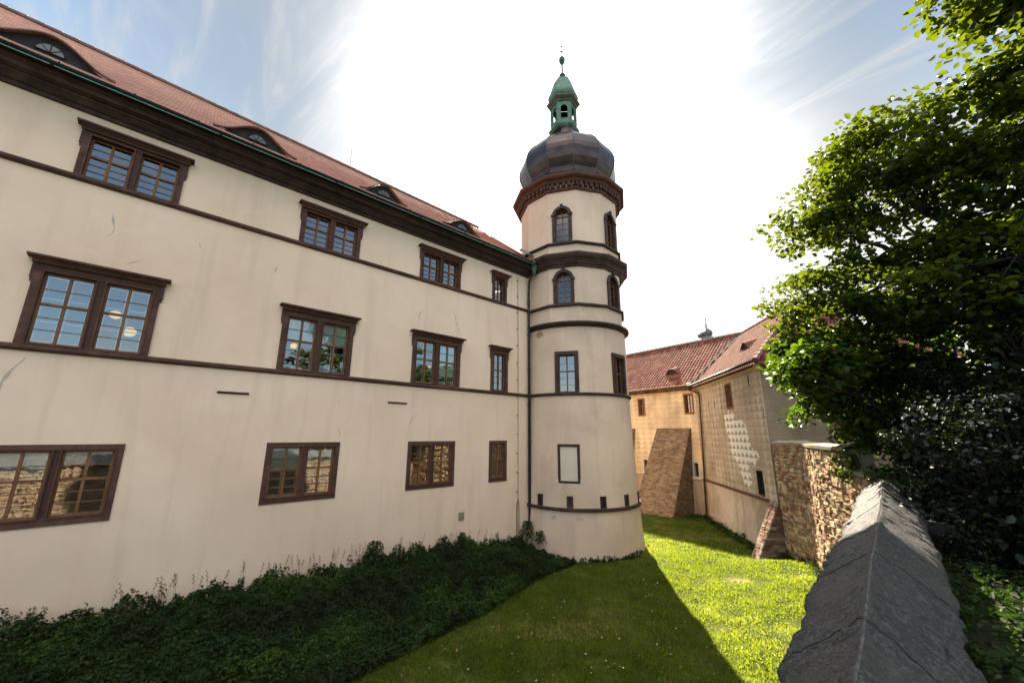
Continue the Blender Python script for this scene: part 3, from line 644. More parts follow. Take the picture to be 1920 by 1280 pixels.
co = p12([(2.62, 11.78), (2.70, 11.78), (2.74, 11.86), (2.74, 11.95), (2.68, 11.955), (2.68, 12.16), (2.86, 12.17), (2.90, 12.22), (2.92, 12.30), (3.08, 12.36), (3.12, 12.44), (3.12, 12.54), (2.80, 12.60)], 'top_cornice', MUC)
for k in range(N12):
    am = A0 + (2 * k + 1) * hs; M = TM(math.degrees(am), 0, 2.68 * math.cos(hs)); L2 = 2.68 * math.sin(hs)
    for u, w in [(-L2 + 2 * L2 * i / 5, 0.085) for i in range(1, 5)] + [(-L2 + .06, .06), (L2 - .06, .06)]:
        mb = MB(); mb.box((u - w, -0.17, 11.965), (u + w, 0.02, 12.168), M); mb.build('dentil', MUC, co)
p12([(2.684, 11.975), (2.684, 12.15)], 'dentil_backing', m_flat('cream_backing', (0.7, 0.56, 0.4)), par=co)
dome = p12([(3.02, 12.60), (2.86, 12.72), (2.62, 12.92), (2.46, 13.12), (2.38, 13.32), (2.40, 13.42), (2.50, 13.60), (2.62, 13.85), (2.71, 14.12), (2.74, 14.38), (2.72, 14.64), (2.62, 14.95), (2.44, 15.28), (2.2, 15.58), (1.9, 15.85), (1.5, 16.12), (1.1, 16.38), (0.82, 16.62), (0.72, 16.80), (0.68, 17.1), (0.68, 17.3)], 'onion_dome', MDOME)
mb = MB()
dprof = [(3.02, 12.60), (2.86, 12.72), (2.62, 12.92), (2.46, 13.12), (2.38, 13.32), (2.40, 13.42), (2.50, 13.60), (2.62, 13.85), (2.71, 14.12), (2.74, 14.38), (2.72, 14.64), (2.62, 14.95), (2.44, 15.28), (2.2, 15.58), (1.9, 15.85), (1.5, 16.12), (1.1, 16.38), (0.82, 16.62)]
for k in range(N12):
    a = A0 + k * 2 * hs; mb.tube([(TC[0] + (r + .004) * math.cos(a), TC[1] + (r + .004) * math.sin(a), z) for r, z in dprof], 0.022, 5)
mb.build('dome_rib', MDOME, dome)
# lantern
LC = (TC[0] - 0.09, TC[1] - 0.07); LA = R(-47 - 30)
def hexa(prof, name, mat, par, capt=False): return p12(prof, name, mat, LC, 6, LA, par, capt)
lan = hexa([(0.70, 17.25), (0.80, 17.27), (0.90, 17.38), (0.92, 17.46), (0.80, 17.50), (0.76, 17.56), (0.76, 17.82), (0.70, 17.84)], 'lantern', MGRN, tower)
mb = MB()
for k in range(6):
    a = LA + k * R(60); am = a + R(30); ap = 0.74 * math.cos(R(30)); d = (-math.sin(am), math.cos(am)); O = (LC[0] + ap * math.cos(am), LC[1] + ap * math.sin(am)); M = MAT(O, d, 0, 17.82)
    mb.ring([(-.37, 0), (.37, 0)] + [(.37 * math.cos(math.pi * i / 8) * (1 if 0 < i < 8 else 1), 1.22) for i in range(9)], [(-.2, 0.04), (.2, 0.04)] + [(.2 * math.cos(math.pi * i / 8), 0.78 + .2 * math.sin(math.pi * i / 8)) for i in range(9)], 0.0, 0.07, M)
    mb.box((-.27, -0.02, -.02), (.27, 0.03, 0.04), M)
    mb.tube([(LC[0] + .745 * math.cos(a), LC[1] + .745 * math.sin(a), 17.8), (LC[0] + .745 * math.cos(a), LC[1] + .745 * math.sin(a), 19.04)], 0.035, 5)
mb.build('lantern_arcade', MGRN, lan)
hexa([(0.72, 19.02), (0.80, 19.04), (0.84, 19.14), (0.94, 19.22), (1.0, 19.30), (1.0, 19.38), (0.84, 19.44), (0.80, 19.52)], 'lantern_cornice', m_simple('brown_green_copper', (0.05, 0.045, 0.035), (0.09, 0.10, 0.075), 4, 0.6, metal=0.2), lan)
hexa([(0.76, 19.50), (0.86, 19.60), (0.91, 19.74), (0.89, 19.90), (0.74, 20.30), (0.60, 20.72), (0.53, 20.96), (0.50, 21.0), (0.12, 21.03), (0.06, 21.08)], 'lantern_cap', MGRN, lan, True)
mb = MB(); mb.lathe([(0.10, 21.0), (0.06, 21.2), (0.05, 21.3), (0.12, 21.4), (0.19, 21.52), (0.12, 21.64), (0.05, 21.72), (0.05, 22.35), (0.10, 22.42), (0.15, 22.5), (0.19, 22.68), (0.17, 22.82), (0.08, 22.95), (0.02, 23.05), (0.015, 24.1)], LC, 12)
for z, r in ((23.35, 0.11), (23.75, 0.06)):
    mb.box((-r, -.015, -.03), (r, .015, .03), Matrix.Translation((LC[0], LC[1], z)) @ Matrix.Rotation(R(40), 4, 'Z') @ Matrix.Rotation(R(30), 4, 'Y'))
    mb.lathe([(0.001, z - .06), (0.05, z), (0.001, z + .06)], LC, 8, capt=False)
mb.build('finial', m_simple('finial_copper', (0.02, 0.045, 0.04), (0.05, 0.09, 0.07), 5, 0.5, metal=0.3), lan, True)
mb = MB(); mb.lathe([(1.2, 1.0), (1.2, 12.0)], TC, 12, capt=False); mb.build('interior', MROOM, tower)
# plaster fallen off below the round cornice
def tower_patch(a0, z0, da, dz, name, mat, seed, rr=None):
    mb = MB(); n = 26; pts = []
    for k in range(n):
        t = 2 * math.pi * k / n; q = 0.75 + 0.55 * noise.noise((math.cos(t) * 1.4 + seed, math.sin(t) * 1.4, seed)) + 0.25 * noise.noise((math.cos(t) * 5 + seed, math.sin(t) * 5, 2))
        a = R(a0 + da * q * math.cos(t)); z = z0 + dz * q * math.sin(t); r = trad(z) + 0.006; pts.append((TC[0] + r * math.cos(a), TC[1] + r * math.sin(a), z))
    r = trad(z0) + 0.006; pts.append((TC[0] + r * math.cos(R(a0)), TC[1] + r * math.sin(R(a0)), z0))
    mb.add(pts, [(k, (k + 1) % n, n) for k in range(n)]); mb.build(name, mat, tower)
tower_patch(-87, 4.55, 7.0, 0.17, 'bare_render_patch', m_simple('bare_render', (0.30, 0.19, 0.10), (0.42, 0.29, 0.17), 9), 1)
MWP = m_simple('chipped_plaster', (0.5, 0.47, 0.42), (0.25, 0.22, 0.19), 12)
tower_patch(-72, -3.32, 5.0, 0.09, 'bare_render_patch', MWP, 4); tower_patch(-50, -3.3, 3.2, 0.08, 'bare_render_patch', MWP, 7)

# ---------------------------------------------------------------- far wings
A = Vector((2.10, 26.40)); D1 = Vector((-0.9903, 0.1392)); D2 = Vector((0.6368, -0.7710)); N1 = Vector((0.1392, 0.9903)); N2 = Vector((0.7710, 0.6368))
LW = 9.0; B = A + D2 * LW; ZE = 3.15; RW = 4.0; ZR = 6.95
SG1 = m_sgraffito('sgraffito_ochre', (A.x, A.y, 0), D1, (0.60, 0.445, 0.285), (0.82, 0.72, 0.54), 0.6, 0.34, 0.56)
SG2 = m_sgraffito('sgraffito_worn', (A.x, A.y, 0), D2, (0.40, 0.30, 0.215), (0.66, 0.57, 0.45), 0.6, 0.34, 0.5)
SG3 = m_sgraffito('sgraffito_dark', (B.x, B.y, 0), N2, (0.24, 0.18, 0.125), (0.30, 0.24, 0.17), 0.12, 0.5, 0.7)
MSOCK = m_plaster('stained_base_plaster', (0.62, 0.50, 0.38), (0.30, 0.21, 0.14), (0.22, 0.15, 0.10), 2.4)
fw = thing('far_wing', 'low ochre wing with scratched triangle plaster and a red pantile roof, beyond the round tower', 'palace wing', (A.x - 4, A.y + .6, ZG))
cw = thing('gate_wing', 'two storey wing with worn scratched plaster and bright restored patch, left of the rubble wall', 'palace wing', ((A.x + B.x) / 2, (A.y + B.y) / 2, ZG))
R1d = -D1                     # windows want d with outward = d rotated -90deg; for wall 1 that is -D1 (pointing right)
h1 = [(-4.58, -3.94, 1.32, 2.64), (-0.62, 0.02, 1.33, 2.70), (-4.46, -3.97, -2.66, -1.62), (-0.30, 0.16, -2.66, -1.62)]
h1 = [(a, min(b, -0.02), c, d) for a, b, c, d in h1]
h1[1] = (-0.86, -0.16, 1.33, 2.70); h1[3] = (-0.62, -0.16, -2.66, -1.62)
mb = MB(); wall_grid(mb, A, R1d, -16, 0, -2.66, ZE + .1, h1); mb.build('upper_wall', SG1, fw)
mb = MB(); wall_grid(mb, A, R1d, -16, 0, -5.3, -2.66, []); mb.build('base_wall', MSOCK, fw)
h2 = [(4.98, 5.82, 1.30, 2.66), (7.42, 8.0, -2.56, -1.50), (2.24, 2.34, 1.55, 1.94), (3.14, 3.24, 1.52, 1.92), (7.76, 7.88, 2.24, 2.70), (8.80, 8.86, 0.70, 1.22)]
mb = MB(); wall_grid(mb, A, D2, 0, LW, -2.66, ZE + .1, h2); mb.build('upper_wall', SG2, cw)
mb = MB(); wall_grid(mb, A, D2, 0, LW, -5.3, -2.66, []); mb.build('base_wall', MSOCK, cw)
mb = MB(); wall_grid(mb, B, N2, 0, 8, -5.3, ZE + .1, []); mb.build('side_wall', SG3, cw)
mb = MB()
for a, b_2, par in (((B + N2 * 8), (A + N2 * 8 - D2 * 3), cw),): mb.add([(a.x, a.y, -5.3), (b_2.x, b_2.y, -5.3), (b_2.x, b_2.y, ZE), (a.x, a.y, ZE)], [(0, 1, 2, 3)])
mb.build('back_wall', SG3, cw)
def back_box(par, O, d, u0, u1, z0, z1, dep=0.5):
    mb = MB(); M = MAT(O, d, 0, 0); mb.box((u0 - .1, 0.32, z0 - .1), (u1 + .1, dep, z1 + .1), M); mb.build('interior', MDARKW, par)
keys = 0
for par, O, d, hl, specs in ((fw, A, R1d, h1, (MREDST, MREDST, MWHITEST, MWHITEST)), (cw, A, D2, h2, (MREDST, MDARKW))):
    for (u0, u1, z0, z1), ms in zip(hl, specs):
        keys += 1; bd = 0.10 if ms is not MDARKW else 0.05
        window(par, MAT(O, d, (u0 + u1) / 2, z0), 'fw%d' % keys, u1 - u0 + .02, z1 - z0, 1, bd, bd, bd, mst=ms, glass=MGLD, deep=0.14, mtim=MTIM if ms is MREDST else MDARKW, proud=0.02 if ms is not MDARKW else 0.0, rows=(2, 2))
        back_box(par, O, d, u0, u1, z0, z1)
mb = MB()
for (u0, u1, z0, z1) in h2[2:]: mb.box((u0 - .01, 0.006, z0 - .01), (u1 + .01, 0.2, z1 + .01), MAT(A, D2, 0, 0))
mb.build('loophole_shade_fill', MDARKW, cw)  # solid dark blocks fill the slits in place of the shade inside
mb = MB(); prs = [(0, 0), (0.05, 0), (0.08, 0.04), (0.08, 0.09), (0, 0.13)]
o1 = Vector((-N1.x, -N1.y, 0)); o2 = Vector((-N2.x, -N2.y, 0)); P3 = lambda v, z: (v.x, v.y, z)
mb.extrude(prs, P3(A + D1 * 16, -2.74), P3(A, -2.74), o1); mb.build('string_course', MWHITEST, fw)
mb = MB(); mb.extrude(prs, P3(A + D2 * 0.0, -2.74), P3(A + D2 * 8.3, -2.74), o2); mb.build('string_course', MBR, cw)
MCRM = m_plaster('cream_cornice', (0.62, 0.5, 0.33), (0.5, 0.39, 0.25))
pc = [(-.01, 0), (0.05, 0), (0.08, 0.08), (0.16, 0.12), (0.22, 0.26), (0.26, 0.28), (0.26, 0.34), (-.01, 0.36)]
mb = MB(); mb.extrude(pc, P3(A + D2 * 0.1, ZE - .27), P3(B + D2 * .1, ZE - .27), o2); mb.build('cornice', MCRM, cw)
mb = MB(); mb.extrude([(a * .6, b * .7) for a, b in pc], P3(A + D1 * 16, ZE - .12), P3(A, ZE - .12), o1); mb.build('cornice', MCRM, fw)
# pantile roofs
m, nt, N_, L_, b_ = nodes('pantiles')
cR = ramp(nt, attr(nt), [(0.0, (0.085, 0.028, 0.020)), (0.5, (0.14, 0.052, 0.036)), (1.0, (0.21, 0.095, 0.068))])
cR = mixc(nt, mrange(nt, tnoise(nt, 0.8, 6, 0.6), 0.45, 0.75, 0, 0.5), cR, (0.16, 0.07, 0.05))
L_(cR, b_.inputs['Base Color']); b_.inputs['Roughness'].default_value = 0.85; b_.inputs['Specular IOR Level'].default_value = 0.08
bump(nt, b_, tnoise(nt, 15, 4), 0.4, 0.02)
MPAN = m
def pantiles(O, d, nrm, u0, u1, w, ze, zr, vmin, vmax, over=0.35, wave=0.24, course_=0.36, amp=0.05):
    "O + d*u along the eave, plan depth v behind it (nrm points back); tiles rise from ze to zr"
    mb = MB(); ns = 5; nc = int((u1 - u0) / wave); sl_ = (zr - ze) / w; pl = math.hypot(w, zr - ze); nr = int((pl + over) / course_) + 1
    for c in range(nc):
        for r in range(nr):
            va = -over + r * course_ * w / pl; vb = va + course_ * w / pl + 0.02
            um = u0 + (c + .5) * wave; vm = (va + vb) / 2
            if vm < vmin(um) - 0.05 or vm > vmax(um) + 0.02: continue
            rr = random.random()
            vs = []
            for k in range(ns + 1):
                u = u0 + (c + k / ns) * wave; hgt = amp * (0.5 + 0.5 * math.cos(2 * math.pi * (k / ns - 0.35)))
                for v, l in ((va, 0.035), (vb, 0.0)):
                    p = O + d * u + nrm * v; vs.append((p.x, p.y, ze + sl_ * v + hgt + l))
            fs = [(2 * k, 2 * k + 2, 2 * k + 3, 2 * k + 1) for k in range(ns)]
            mb.add(vs, fs, rr)
            vs2 = [];
            for k in range(ns + 1):
                x, y, z = vs[2 * k]; vs2 += [(x, y, z), (x, y, z - 0.04)]
            mb.add(vs2, [(2 * k + 1, 2 * k + 3, 2 * k + 2, 2 * k) for k in range(ns)], rr)
    return mb
uI = 1.55
ZE2 = ZE + .12
mb = pantiles(A, D1, N1, -uI - .2, 16, RW, ZE2, ZR, lambda u: max(-9, -u / uI * RW) if u < 0 else -9, lambda u: RW)
pb = [A + D1 * 16 + N1 * RW, A - D1 * 1.6 + N1 * RW, A - D1 * 4.5 + N1 * 8.4, A + D1 * 16 + N1 * 8.4]
mb.add([P3(pb[0], ZR), P3(pb[1], ZR), P3(pb[2], ZE), P3(pb[3], ZE)], [(0, 1, 2, 3)])
mb.add([P3(A + D1 * 16 - N1 * .3, ZE - .25), P3(A - N1 * .3, ZE - .25), P3(A + N1 * RW, ZR - .25), P3(A + D1 * 16 + N1 * RW, ZR - .25)], [(0, 1, 2, 3)], 0.2)
roof1 = mb.build('roof', MPAN, fw)
mb = pantiles(A, D2, N2, -uI - .2, LW + .45, RW, ZE2, ZR, lambda u: max(-9, -u / uI * RW) if u < 0 else -9, lambda u: min(RW, LW + .05 - u) if u > LW - RW else RW)
Lh = LW - RW
mb2 = pantiles(B, N2, -D2, -.4, 8.4, RW, ZE2, ZR, lambda u: -9, lambda u: min(u + 0.05, 8.0 - u + .05, RW))
o_ = len(mb.v); mb.v += mb2.v; mb.f += [tuple(i + o_ for i in f) for f in mb2.f]; mb.rnd += mb2.rnd
q0 = A - D2 * 1.6 + N2 * RW; q1 = A + D2 * Lh + N2 * RW; q2 = B + N2 * 8.4; q3 = A - D2 * 4.6 + N2 * 8.4
mb.add([P3(q0, ZR), P3(q1, ZR), P3(q2, ZE), P3(q3, ZE)], [(0, 1, 2, 3)])
mb.add([P3(A - N2 * .3, ZE - .25), P3(B - N2 * .3, ZE - .25), P3(q1, ZR - .25), P3(q0, ZR - .25)], [(0, 1, 2, 3)], 0.2)
mb.add([P3(B, ZE), P3(B + N2 * 8, ZE), P3(q1, ZR - .2)], [(0, 1, 2)], 0.2)
roof2 = mb.build('roof', MPAN, cw)
I_ = A + N1 * RW - D1 * 0; I_ = Vector((4.19, 30.14))
mb = MB()
def caps(p, q, r=0.12, st=0.4):
    p = Vector(p); q = Vector(q); n = max(1, int((q - p).length / st))
    for k in range(n): mb.tube([p + (q - p) * (k / n), p + (q - p) * ((k + 1.08) / n)], [r, r * 1.15], 7)
caps(P3(A + D1 * 16 + N1 * RW, ZR + .04), (I_.x, I_.y, ZR + .04)); mb.build('ridge_tile', m_simple('dull_ridge_tiles', (0.09, 0.05, 0.04), (0.16, 0.09, 0.07), 4, 0.7), roof1)
mb = MB(); caps((I_.x, I_.y, ZR + .04), P3(q1, ZR + .04)); caps(P3(q1, ZR + .04), P3(B - N2 * .2 + D2 * .2, ZE + .05)); mb.build('ridge_tile', m_simple('red_ridge_tiles', (0.14, 0.06, 0.045), (0.24, 0.11, 0.08), 4, 0.7), roof2)
mb = MB(); s_ = Vector((A.x - .2, A.y - .3, ZE + .1)); e_ = Vector((I_.x, I_.y, ZR + .03)); wv = (e_ - s_).cross(Vector((0, 0, 1))).normalized() * 0.14
mb.add([s_ - wv + Vector((0, 0, .08)), s_ + wv + Vector((0, 0, .08)), e_ + wv + Vector((0, 0, .06)), e_ - wv + Vector((0, 0, .06))], [(0, 1, 2, 3)]); mb.build('valley_gutter', m_simple('lead_valley', (0.03, 0.025, 0.025), (0.05, 0.04, 0.04), 4, 0.95, spec=.05), roof1)
def gutter(par, p, q, mat):
    mb = MB(); mb.tube([p, q], 0.065, 8); mb.build('gutter', mat, par, True)
gutter(fw, P3(A + D1 * 16 - N1 * .38, ZE - .02), P3(A - N1 * .38 - D1 * .1, ZE - .02), MPIPE2)
gutter(cw, P3(A - N2 * .40 + D2 * -.12, ZE - .02), P3(B - N2 * .40 + D2 * .3, ZE - .02), MPIPE)
mb = MB(); c0 = A - N2 * .38 + D2 * .1; c1 = A - N2 * .12 + D2 * 1.15; c2 = A - N2 * .12 + D2 * 0.95; c3 = A - N2 * .12 + D2 * 0.62
mb.tube([P3(c0, ZE), P3(c0 + D2 * .05, ZE - .28), P3(c1 - D2 * .2, ZE - .55), P3(c1, ZE - .75), P3(c2, 0.5), P3(c3, -2.5), P3(c3 - D2 * .12, -2.62), P3(A - N2 * .12 + D2 * .3, -4.8)], 0.055, 8)
for z, u in ((1.6, 1.06), (0.2, .92), (-1.4, .75), (-3.4, .46)): q = A - N2 * .12 + D2 * u; mb.tube([P3(q, z), P3(q, z + .05)], 0.075, 8)
mb.build('downpipe', MPIPE2, cw, True)
mb = MB(); mb.lathe([(0.05, ZE - .1), (0.11, ZE), (0.14, ZE + .16), (0.001, ZE + .22)], (c0.x, c0.y), 10); mb.build('rainwater_head', m_flat('pale_zinc', (0.6, 0.58, 0.52), 0.4), cw)
# little roof hatches
def hatch(roof, O, d, nrm, u, v, w=1.25):
    sl_ = (ZR - ZE2) / RW; P = lambda uu, vv, dz: P3(O + d * uu + nrm * vv, ZE2 + sl_ * vv + dz)
    mf = MB(); n = 14; top = []
    for k in range(n + 1):
        t = -1 + 2 * k / n; top.append((u + t * w / 2, 0.42 * math.cos(math.pi * t / 2) ** 1.4))
    for (a, ha), (b, hb) in zip(top, top[1:]): mf.add([P(a, v, 0), P(b, v, 0), P(b, v, hb), P(a, v, ha)], [(0, 1, 2, 3)])
    o = mf.build('roof_hatch', MDARKW, roof)
    mr = MB()
    for (a, ha), (b, hb) in zip(top, top[1:]):
        for q in range(3):
            def z_(uu, h, t): vv = v - 0.12 + (h * 1.35 + .15) * t; return P3(O + d * uu + nrm * vv, ZE2 + sl_ * (v - .12) + (h + .1) + (sl_ * (h * 1.35 + .15) - h * .9 - .02) * t)
            mr.add([z_(a, ha, q / 3), z_(b, hb, q / 3), z_(b, hb, (q + 1) / 3), z_(a, ha, (q + 1) / 3)], [(0, 1, 2, 3)])
    link('hatch_tiles', mr.mesh('hatch_tiles', MPAN), roof)
hatch(roof1, A, D1, N1, 2.2, 1.05); hatch(roof2, A, D2, N2, 4.9, 1.35, 1.1)
# restored patch of sgraffito
org = Vector((A.x, A.y, 0))
PATCH = [(4.45, 1.10), (5.05, 1.12), (5.15, 1.30), (5.35, 1.14), (5.75, 1.16), (5.85, 0.72), (6.6, 0.72), (7.0, 0.42), (7.05, 0.1), (7.15, -.1), (7.25, -.55), (7.7, -.62), (8.0, -.95), (7.6, -1.08), (7.5, -1.32), (7.1, -1.42), (6.95, -1.12), (6.75, -1.4), (6.85, -1.75), (6.8, -2.2), (6.55, -2.4), (6.0, -2.3), (5.75, -1.8), (5.6, -1.4), (5.2, -1.1), (4.85, -.75), (4.75, -.2), (4.6, .3), (4.45, .7)]
cu = sum(p[0] for p in PATCH) / len(PATCH); cz = sum(p[1] for p in PATCH) / len(PATCH)
fine = []
for (a, b), (c, d_) in zip(PATCH, PATCH[1:] + PATCH[:1]):
    for k in range(4): t = k / 4; fine.append((a + (c - a) * t + .06 * noise.noise((a * 3 + t * 2, b * 4, 5)), b + (d_ - b) * t + .05 * noise.noise((a * 4, b * 3 + t * 3, 9))))
import mathutils
tri = mathutils.geometry.tessellate_polygon([[Vector((a, b, 0)) for a, b in fine]])
mb = MB(); off = -N2 * 0.004; mb.add([P3(A + D2 * a + off, b) for a, b in fine], [tuple(t) for t in tri])
o = mb.build('restored_plaster_patch', m_sgraffito('sgraffito_restored', (A.x, A.y, 0.03), D2, (0.36, 0.28, 0.21), (0.78, 0.72, 0.63), 0.95, 0.345, 0.46, wornlo=0.9, th=0.62), cw); o['label'] = 'bright restored patch of scratched triangle plaster'

# ---------------------------------------------------------------- masonry
def masonry(mb, P00, P10, P11, P01, ch, lr, gap=0.014, prot=0.03, jit=0.015, back=True, seed=0):
    rr = random.Random(seed); P00, P10, P11, P01 = map(Vector, (P00, P10, P11, P01))
    nrm = (P10 - P00).cross(P01 - P00)
    if nrm.length < 1e-6: nrm = (P11 - P00).cross(P01 - P00)
    nrm.normalize()
    Bl = lambda u, v: (P00 * (1 - u) + P10 * u) * (1 - v) + (P01 * (1 - u) + P11 * u) * v
    H = ((P01 - P00).length + (P11 - P10).length) / 2; v = 0.0
    while v < 1:
        c = ch * (0.7 + 0.6 * rr.random()) / H; v1 = min(1, v + c)
        if 1 - v1 < 0.35 * ch / H: v1 = 1
        Wd = (Bl(1, (v + v1) / 2) - Bl(0, (v + v1) / 2)).length
        if Wd < 0.03: v = v1; continue
        u = 0.0
        while u < 1:
            l = (lr[0] + (lr[1] - lr[0]) * rr.random() ** 1.5) / Wd; u1 = min(1, u + l)
            if 1 - u1 < 0.5 * lr[0] / Wd: u1 = 1
            gu, gv = gap / Wd, gap / H; d = prot * (0.2 + rr.random())
            subs = [(u, u1, v, v1)]
            if c * H > 0.2 and rr.random() < 0.25: vm = v + (v1 - v) * (0.35 + .3 * rr.random()); subs = [(u, u1, v, vm), (u, u1, vm, v1)]
            for (a, b, e, f) in subs:
                cs = [(a + gu * .5, e + gv * .5), (b - gu * .5, e + gv * .5), (b - gu * .5, f - gv * .5), (a + gu * .5, f - gv * .5)]
                j = [(rr.uniform(-jit, jit) / Wd, rr.uniform(-jit, jit) / H) for _ in cs]; j = [(x if 0 < s[0] + x < 1 else 0, y) for (x, y), s in zip(j, cs)]
                base = [Bl(s[0] + q[0], s[1] + q[1]) for s, q in zip(cs, j)]; cen = sum(base, Vector()) / 4
                ins = 0.16 + 0.1 * rr.random()
                mid = [p + (cen - p) * 0.05 + nrm * d * 0.6 for p in base]
                fr = [p + (cen - p) * ins + nrm * (d + rr.uniform(-.25, .25) * prot) for p in base]
                q_ = rr.random()
                vs = [p - nrm * 0.02 for p in base] + mid + fr
                fs = [(4 * r_ + k, 4 * r_ + (k + 1) % 4, 4 * r_ + 4 + (k + 1) % 4, 4 * r_ + 4 + k) for r_ in (0, 1) for k in range(4)] + [(8, 9, 10, 11)]
                mb.add(vs, fs, q_)
            u = u1
        v = v1
def masonry_wall(par, name, quads, mat, matm, ch, lr, **k):
    mb = MB(); mm = MB()
    for i, q in enumerate(quads):
        masonry(mb, *q, ch, lr, seed=i * 17 + 3, **k); mm.add([Vector(p) for p in q], [(0, 1, 2, 3)])
    o = mb.build(name, mat, par); link('mortar', mm.mesh('mortar', matm), o) if False else None
    m2 = mm.build('mortar', matm, par); return o
RUB = m_stone('rubble_stone', [(0.40, 0.26, 0.15), (0.50, 0.36, 0.21), (0.28, 0.14, 0.08), (0.55, 0.42, 0.27), (0.34, 0.22, 0.13), (0.22, 0.10, 0.06), (0.43, 0.29, 0.17), (0.27, 0.19, 0.13)])
MORT = m_simple('lime_mortar', (0.17, 0.12, 0.075), (0.28, 0.21, 0.14), 6, 0.95, 0.6, 0.03)
BRK = m_stone('buttress_brick', [(0.15, 0.098, 0.06), (0.20, 0.135, 0.085), (0.12, 0.075, 0.048), (0.18, 0.125, 0.08), (0.25, 0.175, 0.11)])
BRK2 = m_stone('strut_brick', [(0.15, 0.085, 0.06), (0.21, 0.13, 0.09), (0.26, 0.20, 0.15), (0.12, 0.07, 0.05)])
# large buttresses (parts of the far wing)
def buttress(par, O, d, out, ua, ub, ta, tb, dep, top, zb, mat, ch=0.11, lr=(0.2, 0.42), td=0.12):
    V3 = lambda u, o_, z: Vector((O.x + d.x * u + out.x * o_, O.y + d.y * u + out.y * o_, z))
    f = [V3(ua, dep, zb), V3(ub, dep, zb), V3(tb, td, top), V3(ta, td, top)]
    sr = [V3(ub, dep, zb), V3(ub, -.02, zb), V3(tb, -.02, top), V3(tb, td, top)]
    sl_ = [V3(ua, -.02, zb), V3(ua, dep, zb), V3(ta, td, top), V3(ta, -.02, top)]
    mb = MB(); mm = MB()
    for i, q in enumerate((f, sr, sl_)):
        masonry(mb, *q, ch, lr, gap=0.018, prot=0.022, jit=0.012, seed=i + int(ua * 10) + 90); mm.add(q, [(0, 1, 2, 3)])
    mm.add([f[3], f[2], V3(tb, -.02, top), V3(ta, -.02, top)], [(0, 1, 2, 3)])
    bt = mb.build('buttress', mat, par); mm.build('mortar', MORT, bt)
buttress(fw, A, -D1, -N1, -3.75, -0.85, -3.0, -0.52, 2.35, 0.45, -5.0, BRK)
buttress(fw, A, -D1, -N1, -8.4, -5.7, -7.8, -4.95, 2.35, 0.45, -5.0, BRK)
# strut at the near corner
V_ = lambda p, z: Vector((p.x, p.y, z))
s0 = B - N2 * 0.02 + D2 * 0.05; so_ = (-N2 * 0.75 + D2 * -0.1)
st = MB(); sm = MB(); a0 = B + D2 * 0.10 - D2 * .62; a1 = B + D2 * .12
fr = [V_(a0 - N2 * 1.15, -5.0), V_(a1 - N2 * 1.15, -5.0), V_(a1 - N2 * .05, -2.65), V_(a0 - N2 * .05, -2.65)]
sr = [V_(a1 - N2 * 1.15, -5.0), V_(a1, -5.0), V_(a1, -2.65), V_(a1 - N2 * .05, -2.65)]
sl2 = [V_(a0, -5.0), V_(a0 - N2 * 1.15, -5.0), V_(a0 - N2 * .05, -2.65), V_(a0, -2.65)]
for i, q in enumerate((fr, sr, sl2)): masonry(st, *q, 0.13, (0.25, 0.5), gap=0.02, prot=0.03, seed=200 + i); sm.add(q, [(0, 1, 2, 3)])
sb = st.build('corner_strut', BRK2, cw); sm.build('mortar', MORT, sb)

# rubble wall
WP = [Vector((7.95, 19.35)), Vector((9.15, 17.9)), Vector((9.9, 16.2)), Vector((11.0, 14.4)), Vector((11.6, 13.7))]
ZT = [-0.30, -0.28, -0.32, -0.36, -1.15]
rw = thing('rubble_wall', 'sunlit rubble stone wall with a flat worn top between the gate wing and the grey coping', 'stone wall', (9.6, 16.1, ZG))
qs = []
for i in range(len(WP) - 1):
    a, b = WP[i], WP[i + 1]; za, zb = ZT[i], (ZT[i + 1] if i < 3 else -1.0)
    if i == 3: za = -0.9
    qs.append([(a.x, a.y, -5.2), (b.x, b.y, -5.2), (b.x, b.y, zb), (a.x, a.y, za)])
masonry_wall(rw, 'masonry', qs, RUB, MORT, 0.135, (0.13, 0.42), prot=0.045, jit=0.035, gap=0.01)
mb = MB()
for i in range(len(WP) - 1):
    a, b = WP[i], WP[i + 1]; d = (b - a).normalized(); nn = Vector((-d.y, d.x)); nn = nn if nn.x > 0 else -nn
    za, zb = (ZT[i], ZT[i + 1]) if i < 3 else (-0.95, -1.0); k = 6
    for j in range(k):
        p = a + (b - a) * (j / k); q = a + (b - a) * ((j + 1) / k); z0 = za + (zb - za) * j / k; z1 = za + (zb - za) * (j + 1) / k
        ja = [0.035 * noise.noise((p.x * 4, p.y * 4, h)) for h in (1, 2, 3)]; jb = [0.035 * noise.noise((q.x * 4, q.y * 4, h)) for h in (1, 2, 3)]
        ra = [(p.x - nn.x * .07, p.y - nn.y * .07, z0 - .06), (p.x - nn.x * .08, p.y - nn.y * .08, z0 + .03 + ja[0]), (p.x + nn.x * .25, p.y + nn.y * .25, z0 + .11 + ja[1]), (p.x + nn.x * .6, p.y + nn.y * .6, z0 + .02 + ja[2]), (p.x + nn.x * .6, p.y + nn.y * .6, -2.5)]
        rb = [(q.x - nn.x * .07, q.y - nn.y * .07, z1 - .06), (q.x - nn.x * .08, q.y - nn.y * .08, z1 + .03 + jb[0]), (q.x + nn.x * .25, q.y + nn.y * .25, z1 + .11 + jb[1]), (q.x + nn.x * .6, q.y + nn.y * .6, z1 + .02 + jb[2]), (q.x + nn.x * .6, q.y + nn.y * .6, -2.5)]
        mb.add(ra + rb, [(h, 5 + h, 6 + h, h + 1) for h in range(4)])
